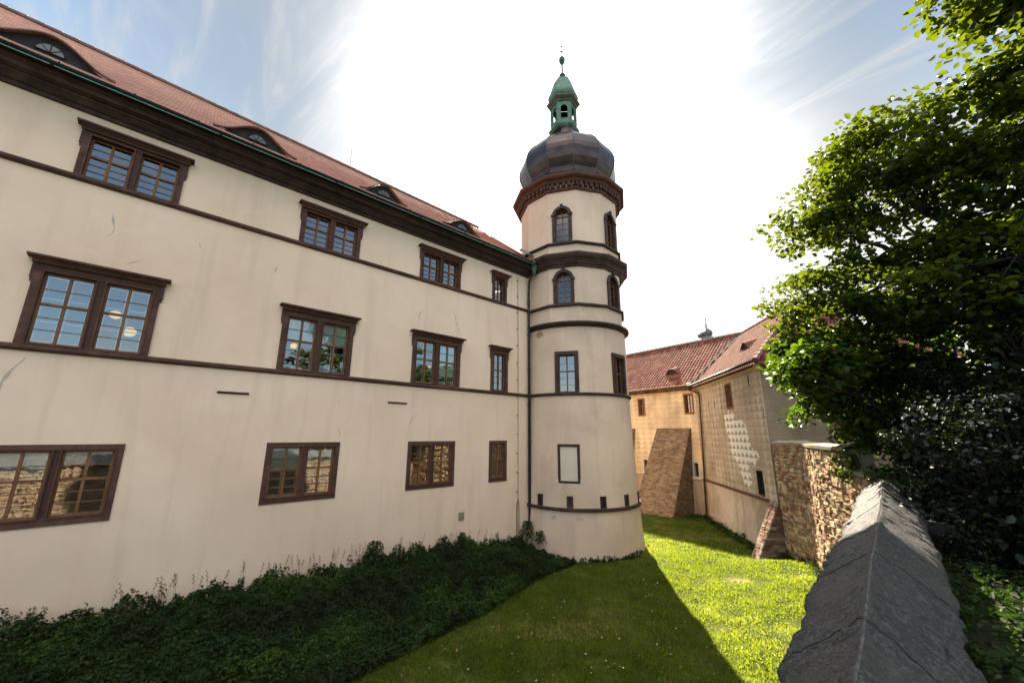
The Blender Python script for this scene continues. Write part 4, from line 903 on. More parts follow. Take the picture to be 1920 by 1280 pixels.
    # step end
p = WP[3]; mb.add([(p.x - .05, p.y, -1.2), (p.x + .5, p.y + .35, -1.2), (p.x + .5, p.y + .35, -.34), (p.x - .05, p.y, -.36)], [(0, 1, 2, 3)])
mb.build('wall_top', m_simple('weathered_cap', (0.26, 0.21, 0.15), (0.38, 0.32, 0.24), 5, 0.95, 0.6, 0.03), rw)

# ---------------------------------------------------------------- parapet with grey coping
pw = thing('parapet_wall', 'dark grey ridged stone coping on the near parapet wall, running away from the viewer', 'parapet', (12.5, 4, -2.0))
def rx(y): return 12.73 - 0.072 * y
Y0p, Y1p = -9.0, 13.7
mb = MB(); ny = 900; cross = [(-0.42, -1.46), (-0.455, -1.42), (-0.44, -1.37), (-0.36, -1.295), (-0.27, -1.22), (-0.18, -1.15), (-0.10, -1.085), (-0.04, -1.035), (-0.015, -1.005), (0.015, -1.003), (0.05, -1.035), (0.11, -1.08), (0.19, -1.145), (0.28, -1.215), (0.37, -1.29), (0.445, -1.36), (0.46, -1.41), (0.42, -1.46)]
c2_ = []
for a_, b_2 in zip(cross, cross[1:]): c2_ += [a_, ((a_[0] + b_2[0]) / 2, (a_[1] + b_2[1]) / 2)]
cross = c2_ + [cross[-1]]; RI = [i for i, q in enumerate(cross) if q == (-0.015, -1.005)][0]
rings = []
for k in range(ny + 1):
    y = Y0p + (Y1p - Y0p) * k / ny; x0 = rx(y); far = max(0, (y - 2) / 11.7); ring = []
    for i, (dx, z) in enumerate(cross):
        e = 1.0 if i < 7 or i > 27 else 0.35
        q = noise.fractal((x0 + dx * 3.1, y * 2.4, z * 3), 0.8, 2.0, 6) * 0.028 * (0.4 if abs(i - RI - 1) < 2 else 1) + 0.014 * noise.fractal(((x0 + dx + y * .5) * 9, (y - dx * .5) * 14, 2), 0.6, 2.0, 4) * (0.3 if abs(i - RI - 1) < 2 else 1)
        ed = 0.05 * e * noise.noise((y * 1.1 + (40 if dx > 0 else 0), 3.3, 1.7)) * (1 if abs(dx) > 0.2 else 0.15) + 0.05 * e * noise.fractal((y * 4, dx * 3, 7.7), 0.7, 2.0, 4) * (1 if abs(dx) > .3 else .3)
        sgn = 1 if dx > 0 else -1
        lay = 0.010 * math.sin((y * 1.0 + dx * 3.0) * 19 + 3 * noise.noise((y * .7, dx * 2, 4))) * 0.4 * (0 if abs(i - RI - 1) < 3 else 1)
        ring.append((x0 + dx + sgn * ed + 0.02 * noise.noise((y * .8, 5, 5)), y, z + 0.07 * far * 1.0 + q + lay + 0.02 * noise.noise((y * .9, 8, 2))))
    rings.append(ring)
m_ = len(cross)
mb.add([p for r in rings for p in r], [(k * m_ + i, k * m_ + i + 1, (k + 1) * m_ + i + 1, (k + 1) * m_ + i) for k in range(ny) for i in range(m_ - 1)] + [tuple(range(m_)), tuple(range(ny * m_, (ny + 1) * m_))[::-1]])
m, nt, N_, L_, b_ = nodes('grey_coping_stone')
mpv = N_('ShaderNodeMapping'); tc = N_('ShaderNodeTexCoord'); L_(tc.outputs['Object'], mpv.inputs[0]); mpv.inputs['Rotation'].default_value = (0, 0, R(-38)); mpv.inputs['Scale'].default_value = (1, 1.9, 1)
n1 = tnoise(nt, 9, 10, 0.78, vec=mpv.outputs[0], dist=0.2); n2 = tnoise(nt, 48, 8, 0.8, vec=mpv.outputs[0])
vo = N_('ShaderNodeTexVoronoi'); vo.inputs['Scale'].default_value = 26; L_(mpv.outputs[0], vo.inputs['Vector'])
c = ramp(nt, n1, [(0.36, (0.008, 0.008, 0.008)), (0.44, (0.050, 0.049, 0.048)), (0.54, (0.105, 0.102, 0.098)), (0.66, (0.20, 0.196, 0.19))])
c = mixc(nt, mrange(nt, n2, 0.515, 0.56, 0, 0.85), c, (0.19, 0.192, 0.19))
c = mixc(nt, mrange(nt, n2, 0.485, 0.43, 0, 0.9), c, (0.010, 0.010, 0.010))
c = mixc(nt, mrange(nt, vo.outputs['Distance'], 0.38, 0.62, 0, 0.5), c, (0.012, 0.012, 0.012))
c = mixc(nt, mrange(nt, tnoise(nt, 1.3, 4, 0.6), 0.5, 0.72, 0, 0.5), c, (0.10, 0.095, 0.088))
L_(c, b_.inputs['Base Color']); L_(mrange(nt, n2, 0.4, 0.65, 0.75, 0.40), b_.inputs['Roughness']); b_.inputs['Specular IOR Level'].default_value = 0.5
p_ = bump(nt, None, n1, 1.0, 0.07); p_ = bump(nt, None, vo.outputs['Distance'], -0.8, 0.03, p_); bump(nt, b_, n2, 1.0, 0.03, p_)
cop = mb.build('coping', m, pw, True)
mb = MB(); k = 0; y = Y0p; rd = []
for i in range(ny + 1):
    x, yy, z = rings[i][RI]; x2, _, z2 = rings[i][RI + 2]; w = 0.003 * (0.2 + 1.6 * abs(noise.fractal((yy * 4, 1, 1), 0.6, 2.0, 4)))
    rd.append(((x + x2) / 2 - w - .006, yy, (z + z2) / 2 + 0.004)); rd.append(((x + x2) / 2, yy, (z + z2) / 2 + 0.011)); rd.append(((x + x2) / 2 + w + .006, yy, (z + z2) / 2 + 0.003))
mb.add(rd, [(3 * i + j, 3 * i + 3 + j, 3 * i + 4 + j, 3 * i + 1 + j) for i in range(ny) for j in (0, 1)])
mb.build('ridge_highlight', m_simple('pale_ridge_highlight', (0.03, 0.03, 0.03), (0.13, 0.127, 0.12), 16, 0.9, 0.8, 0.01), cop)  # pale raised strip standing in for the highlight along the ridge
mb = MB()
for yj in (1.6, 3.15, 4.9, 6.4, 8.2, 9.9, 11.7):
    k = int((yj - Y0p) / (Y1p - Y0p) * ny); pts = []
    for i in range(3, m_ - 3):
        kk = min(ny, k + int(3 * noise.noise((i * .35, yj, 2)))); p = rings[kk][i]; pts.append((p[0], p[1], p[2] + 0.002))
    mb.tube(pts, 0.0045, 4)
mb.build('cross_joint', m_flat('dark_joint', (0.01, 0.01, 0.01)), cop)
L0 = lambda y: rx(y) - 0.36
masonry_wall(pw, 'masonry', [[(L0(Y0p), Y0p, -5.2), (L0(5), 5, -5.2), (L0(5), 5, -1.38), (L0(Y0p), Y0p, -1.38)][::1], [(L0(5), 5, -5.2), (L0(13.7), 13.7, -5.2), (L0(13.7), 13.7, -1.38), (L0(5), 5, -1.38)]][::-1], RUB, MORT, 0.16, (0.15, 0.45), prot=0.05, jit=0.03)
mb = MB()
for a, b in ((Y0p, 5), (5, 13.7)): mb.add([(rx(a) + .36, a, -5), (rx(b) + .36, b, -5), (rx(b) + .36, b, -1.4), (rx(a) + .36, a, -1.4)], [(0, 1, 2, 3)])
mb.add([(L0(13.7), 13.72, -5), (rx(13.7) + .36, 13.72, -5), (rx(13.7) + .36, 13.72, -1.4), (L0(13.7), 13.72, -1.4)], [(0, 1, 2, 3)])
mb.build('inner_face', MORT, pw)

# ---------------------------------------------------------------- distant onion turret
ot = thing('onion_turret', 'small grey onion turret with spike rising behind the far pantile roof', 'turret', (0.47, 33.75, 6.0))
OC = (0.53, 33.78)
mb = MB(); mb.lathe([(0.40, 5.0), (0.40, 7.85), (0.50, 7.9), (0.50, 7.98), (0.30, 8.02)], OC, 8, capt=False); mb.build('drum', MLEAD, ot)
MOT = m_simple('slate_grey_metal', (0.07, 0.08, 0.09), (0.15, 0.16, 0.17), 4, 0.5, metal=0.4)
mb = MB(); mb.lathe([(0.26, 7.98), (0.34, 8.08), (0.44, 8.2), (0.47, 8.32), (0.42, 8.46), (0.28, 8.60), (0.12, 8.72), (0.05, 8.84), (0.04, 8.95), (0.09, 9.02), (0.04, 9.1), (0.02, 9.2), (0.018, 9.5), (0.07, 9.56), (0.01, 9.64)], OC, 8); mb.build('onion_cap', MOT, ot)
mb = MB(); mb.lathe([(0.2, 8.0), (0.26, 8.12), (0.28, 8.24), (0.2, 8.36), (0.03, 8.46)], (OC[0] - .42, OC[1] - .2), 8); mb.build('side_bulb', MOT, ot)

# ---------------------------------------------------------------- ground
def lawn_z(x, y):
    # rises a little towards the right-hand wall
    d = min((Vector((x, y)) - p).length for p in (WP[2], WP[1], Vector((11.2, 12)), Vector((11.6, 8)), Vector((10.4, 14.4))))
    t = max(0, min(1, (3.2 - d) / 3.2)); return ZG + 0.5 * t * t * (3 - 2 * t) + 0.05 * noise.noise((x * .5, y * .5, 0)) + 0.02 * noise.noise((x * 1.7, y * 1.7, 4))
def bank_front(y):
    pts = [(-12, 4.9), (0, 4.35), (3.85, 4.0), (7.8, 3.35), (10.8, 2.55), (12.6, 2.35), (13.3, 2.2), (14.0, 1.5)]
    for (a, xa), (b, xb) in zip(pts, pts[1:]):
        if y <= b: return xa + (xb - xa) * (y - a) / (b - a)
    return 1.5
def bank_top(y): return -3.62 - 0.02 * max(0, y) - 0.25 * max(0, (y - 8) / 5)
def bank_z(x, y):
    if y > 13.9 or x < -.5: return -9
    t = max(0, x) / bank_front(y)
    if t >= 1: return -9
    f = 1 - t ** 1.7; f *= max(0, min(1, (13.9 - y) / 2.2)) ** .7
    return ZG - 0.1 + (bank_top(y) - 0.25 - ZG) * f
m, nt, N_, L_, b_ = nodes('meadow_ground')
c = ramp(nt, tnoise(nt, 1.3, 8, 0.7), [(0.30, (0.018, 0.032, 0.004)), (0.5, (0.05, 0.07, 0.008)), (0.66, (0.11, 0.115, 0.02)), (0.8, (0.26, 0.20, 0.09))])
c = mixc(nt, mrange(nt, tnoise(nt, 11, 6, 0.75), 0.52, 0.7, 0, 0.6), c, (0.07, 0.10, 0.012))
c = mixc(nt, mrange(nt, tnoise(nt, 0.55, 5, 0.6), 0.62, 0.74, 0, 0.65), c, (0.30, 0.26, 0.12))
tcg = N_('ShaderNodeTexCoord'); vs_ = N_('ShaderNodeVectorMath'); vs_.operation = 'SUBTRACT'; L_(tcg.outputs['Object'], vs_.inputs[0]); vs_.inputs[1].default_value = (7.3, 15.9, -4.8)
vm_ = N_('ShaderNodeVectorMath'); vm_.operation = 'MULTIPLY'; L_(vs_.outputs[0], vm_.inputs[0]); vm_.inputs[1].default_value = (1.0, 2.0, 0.0)
vl_ = N_('ShaderNodeVectorMath'); vl_.operation = 'LENGTH'; L_(vm_.outputs[0], vl_.inputs[0])
c = mixc(nt, mrange(nt, mth(nt, 'ADD', vl_.outputs['Value'], mth(nt, 'MULTIPLY', tnoise(nt, 5, 7, 0.75), 1.6)), 1.35, 0.95, 0, 0.6), c, (0.30, 0.22, 0.14))
L_(c, b_.inputs['Base Color']); b_.inputs['Roughness'].default_value = 0.95; b_.inputs['Specular IOR Level'].default_value = 0.1
bump(nt, b_, tnoise(nt, 18, 6, 0.75), 1.0, 0.06)
MGR = m
mb = MB(); xs = [-400, -150, -60, -25, -12] + list(np.linspace(-6, 12.6, 63)) + [20, 60, 150, 400]; ysl = [-400, -150, -50, -20] + list(np.linspace(-10, 29, 118)) + [45, 100, 200, 400]
V = [(x, y, max(lawn_z(x, y) if -7 < x < 13 and -11 < y < 30 else ZG, bank_z(x, y))) for y in ysl for x in xs]; nx = len(xs)
mb.add(V, [(j * nx + i, j * nx + i + 1, (j + 1) * nx + i + 1, (j + 1) * nx + i) for j in range(len(ysl) - 1) for i in range(nx - 1)])
o = mb.build('ground', MGR, None, True); tag(o, 'grassy floor of the dry moat between palace and walls', kind='structure')
# terrace behind the parapet
tp = [(rx(-3) + .3, -3), (rx(5) + .3, 5), (rx(13.7) + .3, 13.7), (11.9, 13.95), (11.3, 14.6), (10.2, 16.4), (9.45, 18.05), (8.3, 19.45), (14.0, 24.3), (40, 44), (200, 40), (200, -100), (12.9, -100)]
tri = mathutils.geometry.tessellate_polygon([[Vector((a, b, 0)) for a, b in tp]])
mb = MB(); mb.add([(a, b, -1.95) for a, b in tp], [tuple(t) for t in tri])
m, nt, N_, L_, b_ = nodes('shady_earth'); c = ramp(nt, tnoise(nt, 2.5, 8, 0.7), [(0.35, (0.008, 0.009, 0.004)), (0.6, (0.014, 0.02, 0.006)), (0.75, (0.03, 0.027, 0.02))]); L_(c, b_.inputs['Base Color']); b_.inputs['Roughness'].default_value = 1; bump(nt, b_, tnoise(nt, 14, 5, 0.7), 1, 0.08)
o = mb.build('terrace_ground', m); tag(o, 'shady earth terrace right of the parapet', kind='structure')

# ---------------------------------------------------------------- foliage
def leaf_mesh(name, P, Nn, size, mat, asp=0.62, fold=0.18, droop=None, rnd=None):
    n = len(P); Nn = Nn / np.linalg.norm(Nn, axis=1, keepdims=True)
    t = rng.normal(size=(n, 3)) if droop is None else droop + rng.normal(size=(n, 3)) * 0.5
    t -= Nn * (t * Nn).sum(1, keepdims=True); t /= np.linalg.norm(t, axis=1, keepdims=True) + 1e-9
    s = np.cross(Nn, t); sz = size[:, None]
    v = np.empty((n, 6, 3)); dn = Nn * sz
    v[:, 0] = P - t * sz * .5; v[:, 3] = P + t * sz * .5 - dn * .10
    for i, (sg, al, wd) in {1: (1, -.24, .40), 2: (1, .14, .42), 5: (-1, -.24, .40), 4: (-1, .14, .42)}.items(): v[:, i] = P + t * sz * al + s * sz * (sg * wd * asp) + dn * (fold * .9)
    me = bpy.data.meshes.new(name); me.vertices.add(n * 6); me.vertices.foreach_set('co', v.astype(np.float32).ravel())
    b = np.arange(n)[:, None] * 6; f = np.concatenate([b + [0, 3, 2, 1], b + [0, 5, 4, 3]], axis=1).reshape(-1)
    me.loops.add(n * 8); me.loops.foreach_set('vertex_index', f.astype(np.int32)); me.polygons.add(n * 2)
    me.polygons.foreach_set('loop_start', (np.arange(n * 2) * 4).astype(np.int32)); me.polygons.foreach_set('loop_total', np.full(n * 2, 4, np.int32))
    me.materials.append(mat); at = me.attributes.new('rnd', 'FLOAT', 'FACE'); q = rng.random(n) if rnd is None else rnd; at.data.foreach_set('value', np.repeat(q, 2).astype(np.float32))
    me.update(calc_edges=True); return me
def blob(n, c, r, flat=1.0, shell=0.5):
    d = rng.normal(size=(n, 3)); d /= np.linalg.norm(d, axis=1, keepdims=True); q = (shell + (1 - shell) * rng.random(n)) ** 0.6
    return np.array(c) + d * q[:, None] * np.array(r), d
ML1 = m_leaf('tree_leaves', [(0.0, (0.012, 0.028, 0.003)), (0.5, (0.028, 0.057, 0.005)), (1.0, (0.060, 0.095, 0.008))], 0.38, 0.42, (0.23, 0.30, 0.007))
ML2 = m_leaf('shrub_leaves', [(0.0, (0.014, 0.036, 0.004)), (0.5, (0.03, 0.065, 0.006)), (0.92, (0.05, 0.09, 0.008)), (1.0, (0.12, 0.06, 0.015))], 0.38, 0.38, (0.15, 0.27, 0.006))
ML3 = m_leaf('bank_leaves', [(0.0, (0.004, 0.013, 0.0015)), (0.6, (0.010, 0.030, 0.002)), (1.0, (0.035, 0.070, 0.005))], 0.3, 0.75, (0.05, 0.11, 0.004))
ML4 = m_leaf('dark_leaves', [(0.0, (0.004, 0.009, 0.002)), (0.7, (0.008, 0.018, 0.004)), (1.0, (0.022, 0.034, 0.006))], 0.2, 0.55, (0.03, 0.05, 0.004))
MBARK = m_simple('tree_bark', (0.018, 0.014, 0.011), (0.05, 0.04, 0.03), 6, 0.95, 0.8, 0.03, stretch=(3, 3, 0.5))
def ell_points(n, c, r, shell):
    out = []
    while len(out) < n:
        p = rng.normal(size=3); p /= np.linalg.norm(p); q = rng.random() ** (1 / 3)
        if q < shell and rng.random() < 0.75: continue
        out.append(np.array(c) + p * q * np.array(r))
    return out
def tree(name, label, cat, base, fork, lobes, leaf, size, per, mat, trunk_r=0.28, group=None, twigs=0, clr=(0.64, 0.24), sm=1.0):
    t = thing(name, label, cat, base, group); base = Vector(base); mb = MB()
    def wob(a, b, r0, r1, k=7, amp=0.10):
        a = Vector(a); b = Vector(b); L = (b - a).length; pts = []
        for i in range(k + 1):
            s = i / k; p = a.lerp(b, s); w = math.sin(math.pi * s) * amp * L
            pts.append(p + Vector((noise.noise((p.x, p.y * 1.3, p.z + L)), noise.noise((p.y, p.z, p.x)), 0.6 * noise.noise((p.z, p.x, p.y)) + .25)) * w)
        mb.tube(pts, [r0 + (r1 - r0) * (i / k) ** 0.8 for i in range(k + 1)], 8); return pts
    tr = wob(base, fork, trunk_r, trunk_r * .72, 8, 0.05)
    P, Nn, S = [], [], []
    for c, r, nclump, shell in lobes:
        lim = wob(fork, Vector(c) - Vector((0, 0, r[2] * .25)), trunk_r * .55, trunk_r * .26, 9, 0.12)
        nodes_ = [p for p in lim[3:]]
        subs = []
        for _ in range(6):
            e = ell_points(1, c, [x * .72 for x in r], 0.5)[0]; s = random.choice(nodes_); q = wob(s, e, trunk_r * .22, 0.025, 7, 0.16); subs += q[3:]
        for cc in ell_points(nclump, c, r, shell):
            s = min(subs + nodes_, key=lambda p: (p - Vector(cc)).length)
            q = wob(s, cc, 0.018, 0.005, 4, 0.15)
            cr = clr[0] * (0.6 + 0.8 * rng.random()); m = int(per * (0.5 + rng.random()))
            p, d = blob(m, cc, (cr, cr, cr * clr[1] / clr[0] * (0.7 + .6 * rng.random())), shell=0.1)
            P.append(p); Nn.append(np.array([0, 0, 1.0]) + rng.normal(size=(m, 3)) * 0.55 + d * 0.25); S.append(size * (0.6 + 0.7 * rng.random(m)))
    P = np.concatenate(P); Nn = np.concatenate(Nn); S = np.concatenate(S)
    mb.build('trunk', MBARK, t, True)
    link('crown', leaf_mesh('crown', P, Nn, S, leaf and mat, 0.75), t)
    return t
tree('maple_tree', 'tall leafy tree with sunlit yellow green crown filling the upper right', 'tree', (15.0, 12.6, -1.95), Vector((14.7, 12.5, 2.2)),
     [((12.9, 12.6, 4.5), (2.5, 2.0, 2.3), 92, 0.6), ((13.1, 12.0, 6.0), (1.6, 1.6, 1.25), 44, 0.6), ((15.4, 12.6, 4.6), (2.4, 2.2, 2.8), 100, 0.4), ((11.6, 13.6, 3.1), (1.9, 1.5, 1.6), 62, 0.6),
      ((16.5, 9.4, 8.3), (1.9, 1.5, 1.9), 100, 0.5), ((16.3, 11.2, 6.1), (1.3, 1.2, 1.4), 50, 0.4), ((15.15, 9.4, 7.35), (0.95, 0.8, 0.85), 26, 0.5), ((15.2, 9.6, 5.9), (0.8, 0.8, 0.7), 16, 0.5), ((14.6, 11.0, 3.0), (1.8, 1.6, 1.4), 50, 0.4)], True, 0.15, 88, ML1, 0.34)
tree('broadleaf_shrub', 'large bright green broadleaf shrub arching over the rubble wall below the tall tree', 'shrub', (12.9, 15.6, -1.95), Vector((12.7, 15.5, -0.6)),
     [((11.5, 15.2, 1.1), (1.9, 1.3, 1.35), 90, 0.6), ((13.4, 14.6, 1.5), (2.0, 1.4, 1.6), 90, 0.55), ((12.3, 14.5, 0.0), (1.3, 1.0, 0.8), 40, 0.5), ((10.75, 13.3, 1.9), (0.8, 0.8, 0.75), 40, 0.3), ((11.05, 12.1, 1.65), (0.7, 0.8, 0.6), 32, 0.3)], True, 0.17, 75, ML2, 0.10, clr=(0.5, 0.3))
tree('dark_shrub', 'deep shaded evergreen shrub at the right edge beside the white flowering bush', 'shrub', (14.6, 11.0, -1.95), Vector((14.6, 11.0, -1.0)),
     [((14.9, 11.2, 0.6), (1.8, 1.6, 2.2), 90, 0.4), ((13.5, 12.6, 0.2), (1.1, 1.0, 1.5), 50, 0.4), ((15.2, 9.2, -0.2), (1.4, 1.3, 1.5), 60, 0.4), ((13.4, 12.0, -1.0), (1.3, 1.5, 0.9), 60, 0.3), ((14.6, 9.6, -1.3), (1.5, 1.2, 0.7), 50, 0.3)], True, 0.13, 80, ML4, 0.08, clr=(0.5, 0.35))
sp = tree('flowering_shrub', 'low bush dotted with small white blossoms beyond the end of the grey coping', 'shrub', (13.2, 9.6, -1.95), Vector((13.2, 9.6, -1.3)),
     [((13.3, 9.7, -0.15), (1.0, 0.8, 0.75), 60, 0.5), ((13.35, 9.8, -1.2), (1.0, 0.8, 0.8), 60, 0.3)], True, 0.07, 80, ML4, 0.04, clr=(0.3, 0.2))
p, d = blob(650, (13.3, 9.65, -0.1), (1.05, 0.85, 0.85), shell=0.7); k = rng.random(650) < np.clip(0.45 + (p[:, 2] + .1) * .7, .05, 1)
link('blossom', leaf_mesh('blossom', p[k], d[k] + rng.normal(size=(k.sum(), 3)) * .4, 0.05 * (0.6 + rng.random(k.sum())), m_flat('white_petals', (0.15, 0.15, 0.13)), 0.9), sp)
# garden trees on the terrace behind the viewer, mirrored in the palace windows
for i, (x, y, lab, cz) in enumerate(((24.5, 11.5, 'garden tree mirrored in the second middle window of the palace', 4.6), (23.5, 24.0, 'garden tree mirrored in the third and fourth middle windows of the palace', 4.8), (27, 0.0, 'garden tree mirrored low in the large left middle window', 2.6))):
    tree('garden_tree', lab, 'tree', (x, y, -1.95), Vector((x, y, 1.0)), [((x, y, cz), (3.2, 3.4, 3.2), 110, 0.5)], True, 0.30, 45, ML1, 0.25, group='garden trees behind the viewer', clr=(0.8, 0.35))
# ivy at the end of the coping
iv = thing('ivy_clump', 'tuft of pale trailing leaves over the far end of the grey coping', 'climbing plant', (11.75, 13.75, -1.0))
p, d = blob(420, (11.85, 13.8, -0.95), (0.55, 0.35, 0.28), shell=0.4); link('leaves', leaf_mesh('leaves', p, d + [0, 0, .6], 0.09 * (0.6 + rng.random(len(p))), ML2), iv)
p, d = blob(260, (10.9, 14.2, -0.75), (0.35, 0.25, 0.5), shell=0.4); link('leaves', leaf_mesh('leaves', p, d + [0, -.3, .4], 0.10 * (0.6 + rng.random(len(p))), ML2), iv)
mb = MB()
for k in range(7): a = Vector((11.9, 13.9, -1.3)); e = a + Vector((random.uniform(-.5, .5), random.uniform(-.4, .2), random.uniform(.2, .5))); mb.tube([a, a.lerp(e, .5) + Vector((0, 0, .08)), e], [.01, .008, .004], 5)
mb.build('stem', MBARK, iv)
# bank of undergrowth along the palace
n = 170000; yy = rng.uniform(-6, 13.9, n); tt = rng.random(n) ** 0.9; xf = np.array([bank_front(a) for a in yy]); xx = tt * (xf + 0.12) + 0.02
keep = [];P = []
for x, y in zip(xx, yy):
    if (x - TC[0]) ** 2 + (y - TC[1]) ** 2 < 2.98 ** 2: P.append(None); continue
    b0 = max(bank_z(x, y), lawn_z(x, y) if x > 1.5 else ZG); h = 0.33 * (0.40 + 1.6 * abs(noise.noise((x * 1.1, y * 1.1, 3))) + 0.9 * noise.noise((x * 3.2, y * 3.2, 1))) * (1 if y < 12 else 0.6)
    if x < 0.35: h *= 1.2
    P.append((x, y, b0 + max(0.05, h) * rng.random() ** 0.45))
P = np.array([q for q in P if q is not None]); Nn = np.array([0.35, -0.1, 1.0]) + rng.normal(size=P.shape) * 0.6
S = 0.072 * (0.4 + 1.1 * rng.random(len(P)) ** 1.6)
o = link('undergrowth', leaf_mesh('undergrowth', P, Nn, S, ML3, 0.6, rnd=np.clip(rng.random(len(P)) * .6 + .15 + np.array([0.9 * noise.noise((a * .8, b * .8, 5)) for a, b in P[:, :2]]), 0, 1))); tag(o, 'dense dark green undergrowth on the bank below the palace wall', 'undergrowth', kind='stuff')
# taller weeds against the wall, and tufts at wall feet
wp = []; wn = []
def weed(x, y, z, h, r, k):
    for _ in range(k):
        s = random.random(); a = random.random() * 6.28; q = r * (1 - .5 * s) * math.sqrt(random.random()); wp.append((x + q * math.cos(a), y + q * math.sin(a), z + h * s)); wn.append((math.cos(a), math.sin(a), 0.7))
for k in range(110):
    y = random.uniform(-4, 12.9); weed(random.uniform(.03, .5), y, bank_top(y) - .25, random.uniform(.15, .3) + .25 * random.random() ** 3, random.uniform(.06, .16), 26)
weed(.45, 5.9, -3.75, .5, .38, 500); weed(.35, 12.6, -4.15, .6, .35, 450); weed(.9, 12.75, -4.3, .42, .35, 300); weed(0.3, 9.3, -3.95, .45, .2, 120)
for k in range(90):
    a = R(random.uniform(-95, 10)); weed(TC[0] + 3.0 * math.cos(a), TC[1] + 3.0 * math.sin(a), ZG, random.uniform(.06, .24), .10, 12)
for k in range(120):
    u = random.random(); q = A.lerp(B, u) - N2 * random.uniform(.05, .7); weed(q.x, q.y, ZG, random.uniform(.05, .28), .16, 16)
for k in range(70):
    u = random.random(); q = A + D1 * (u * 7) - N1 * random.uniform(0.05, 2.8); weed(q.x, q.y, ZG, random.uniform(.04, .2), .16, 10)
for k in range(60):
    i = random.choice((0, 0, 1, 2)); q = WP[i].lerp(WP[i + 1], random.random()) + Vector((-.2, -.15)) * random.random(); weed(q.x, q.y, lawn_z(q.x, q.y), random.uniform(.05, .3), .16, 16)
wp = np.array(wp); wn = np.array(wn) + rng.normal(size=wp.shape) * .4
o = link('weeds', leaf_mesh('weeds', wp, wn, 0.07 * (0.5 + rng.random(len(wp))), ML3, 0.55)); tag(o, 'scattered weeds growing at the feet of the walls', 'weeds', kind='stuff')
# dry seed stalks standing above the bank
mb = MB()
for k in range(75):
    y = 4.2 + random.gauss(0, 3.8); x = random.uniform(.05, .5); z = bank_top(y) - .1; h = random.uniform(.3, .55); dx, dy = random.uniform(-.08, .1), random.uniform(-.12, .12)
    mb.tube([(x, y, z), (x + dx * .5, y + dy * .5, z + h * .6), (x + dx, y + dy, z + h)], [.004, .003, .002], 3)
    for q in range(5): s = .6 + .1 * q; mb.add([(x + dx * s, y + dy * s, z + h * s), (x + dx * s + .02, y + dy * s + .035 * (1 if q % 2 else -1), z + h * s + .03), (x + dx * s, y + dy * s + .01, z + h * s + .045)], [(0, 1, 2)])
o = mb.build('dry_stalks', m_flat('dry_stalk', (0.22, 0.15, 0.09))); tag(o, 'thin dry seed stalks rising from the bank against the palace wall', 'stalks', kind='stuff')
# lawn blades
n = 240000; P = np.empty((n, 3)); u = rng.random(n)
yb = 2 + 24.3 * rng.random(n) ** 1.25; xb = 1.2 + (11.9 - 1.2) * rng.random(n); ok = np.ones(n, bool)
ok &= (xb - TC[0]) ** 2 + (yb - TC[1]) ** 2 > 2.95 ** 2
a_, b_2 = np.array(A), np.array(N2); ok &= ((xb - a_[0]) * N2.x + (yb - a_[1]) * N2.y < 0); ok &= ((xb - a_[0]) * N1.x + (yb - a_[1]) * N1.y < 0)
wx = np.interp(yb, [2, 5, 13.5, 13.55, 14.15, 16.1, 17.75, 19.4, 30], [12.2, 12.0, 11.4, 11.4, 11.1, 9.9, 9.15, 7.9, 7.85]); ok &= xb < wx
cl = np.array([noise.noise((x * 1.8, y * 1.8, 9)) for x, y in zip(xb, yb)]); ok &= rng.random(n) < 0.8 + cl * 0.8; ok &= ((xb - 7.3) / .8) ** 2 + ((yb - 15.9) / .4) ** 2 > 1.3 * rng.random(n)
bf = np.array([bank_front(y) if y < 13.9 else 0 for y in yb]); ok &= xb > bf * .98
xb, yb, cl = xb[ok], yb[ok], cl[ok]; zb = np.array([lawn_z(x, y) for x, y in zip(xb, yb)]); n = len(xb)
h = (0.035 + 0.05 * rng.random(n)) * (1 + cl * .6); a = rng.random(n) * 6.283; w = 0.008 + 0.010 * rng.random(n); lean = rng.normal(size=(n, 2)) * 0.035
v = np.empty((n, 3, 3)); v[:, 0] = np.c_[xb - w * np.cos(a), yb - w * np.sin(a), zb - .005]; v[:, 1] = np.c_[xb + w * np.cos(a), yb + w * np.sin(a), zb - .005]; v[:, 2] = np.c_[xb + lean[:, 0], yb + lean[:, 1], zb + h]
me = bpy.data.meshes.new('grass'); me.vertices.add(3 * n); me.vertices.foreach_set('co', v.astype(np.float32).ravel()); me.loops.add(3 * n); me.loops.foreach_set('vertex_index', np.arange(3 * n, dtype=np.int32)); me.polygons.add(n)
me.polygons.foreach_set('loop_start', (np.arange(n) * 3).astype(np.int32)); me.polygons.foreach_set('loop_total', np.full(n, 3, np.int32))
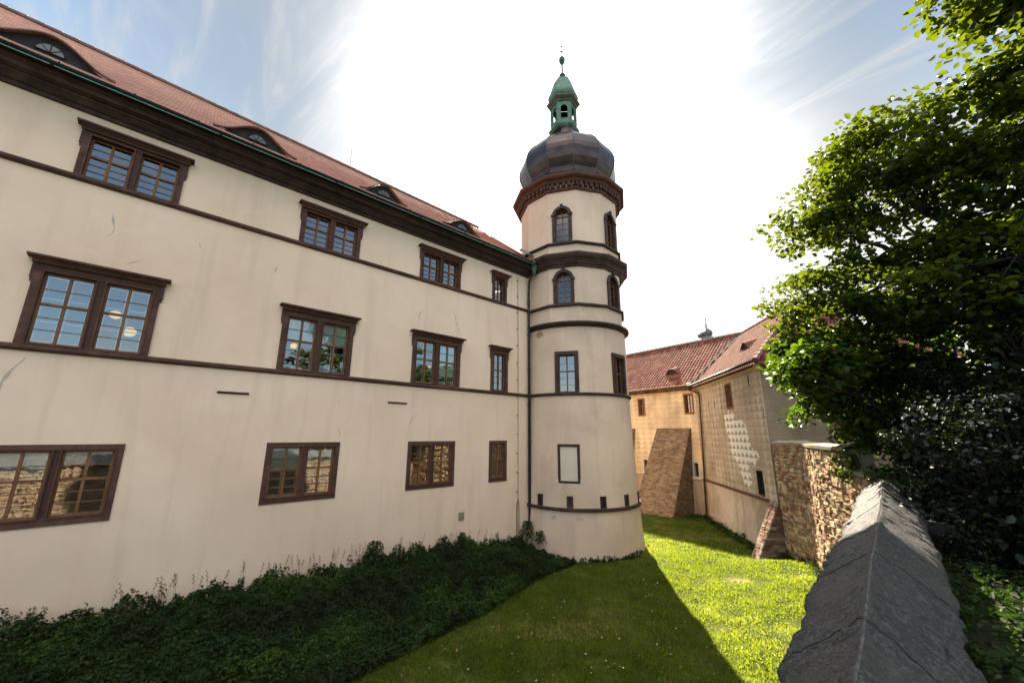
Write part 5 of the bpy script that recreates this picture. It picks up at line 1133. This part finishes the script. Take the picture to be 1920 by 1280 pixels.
me.materials.append(m_leaf('grass_blades', [(0.0, (0.014, 0.034, 0.003)), (0.45, (0.045, 0.085, 0.006)), (0.8, (0.12, 0.15, 0.018)), (1.0, (0.36, 0.29, 0.12))], 0.62, 0.6, (0.36, 0.45, 0.02)))
at = me.attributes.new('rnd', 'FLOAT', 'FACE'); at.data.foreach_set('value', np.clip(rng.random(n) * .7 + cl * .35 + .1 + np.array([.55 * noise.noise((x * .45, y * .45, 20)) for x, y in zip(xb, yb)]), 0, 1).astype(np.float32)); me.update(calc_edges=True)
o = link('grass', me); tag(o, 'short meadow grass covering the moat floor', 'grass', kind='stuff')
# bare earth patch on the lawn
k = rng.choice(len(xb), 420, replace=False); P = np.c_[xb[k], yb[k], zb[k] + 0.07]
o = link('daisies', leaf_mesh('daisies', P, np.array([0, 0, 1.]) + rng.normal(size=P.shape) * .3, 0.028 * (.6 + rng.random(len(k))), m_flat('daisy_petals', (0.6, 0.6, 0.52)), 0.95)); tag(o, 'tiny pale daisies scattered over the moat lawn', 'daisies', kind='stuff')
k = rng.choice(len(xb), 260, replace=False); P = np.c_[xb[k], yb[k], zb[k] + 0.05]
o = link('fallen_leaves', leaf_mesh('fallen_leaves', P, np.array([0, 0, 1.]) + rng.normal(size=P.shape) * .5, 0.07 * (.5 + rng.random(len(k))), m_flat('dry_leaf', (0.20, 0.12, 0.05)), 0.8)); tag(o, 'dry brown leaves fallen on the moat lawn', 'fallen leaves', kind='stuff')
# ground cover right of the parapet
n = 24000; xx = rng.uniform(12.6, 17, n); yy = rng.uniform(1.5, 11, n); k = xx > (13.2 - .072 * yy); xx, yy = xx[k], yy[k]
zz = np.array([-1.95 + 0.22 * abs(noise.noise((x * 1.2, y * 1.2, 2))) * 1.4 for x, y in zip(xx, yy)]) + rng.random(len(xx)) * .12
P = np.c_[xx, yy, zz]; o = link('ground_cover', leaf_mesh('ground_cover', P, np.array([0, 0, 1.]) + rng.normal(size=P.shape) * .5, 0.07 * (.5 + rng.random(len(P))), ML3, .5)); tag(o, 'low green plants on the shady terrace right of the coping', 'ground cover', kind='stuff')
print('script done', len(bpy.data.objects))
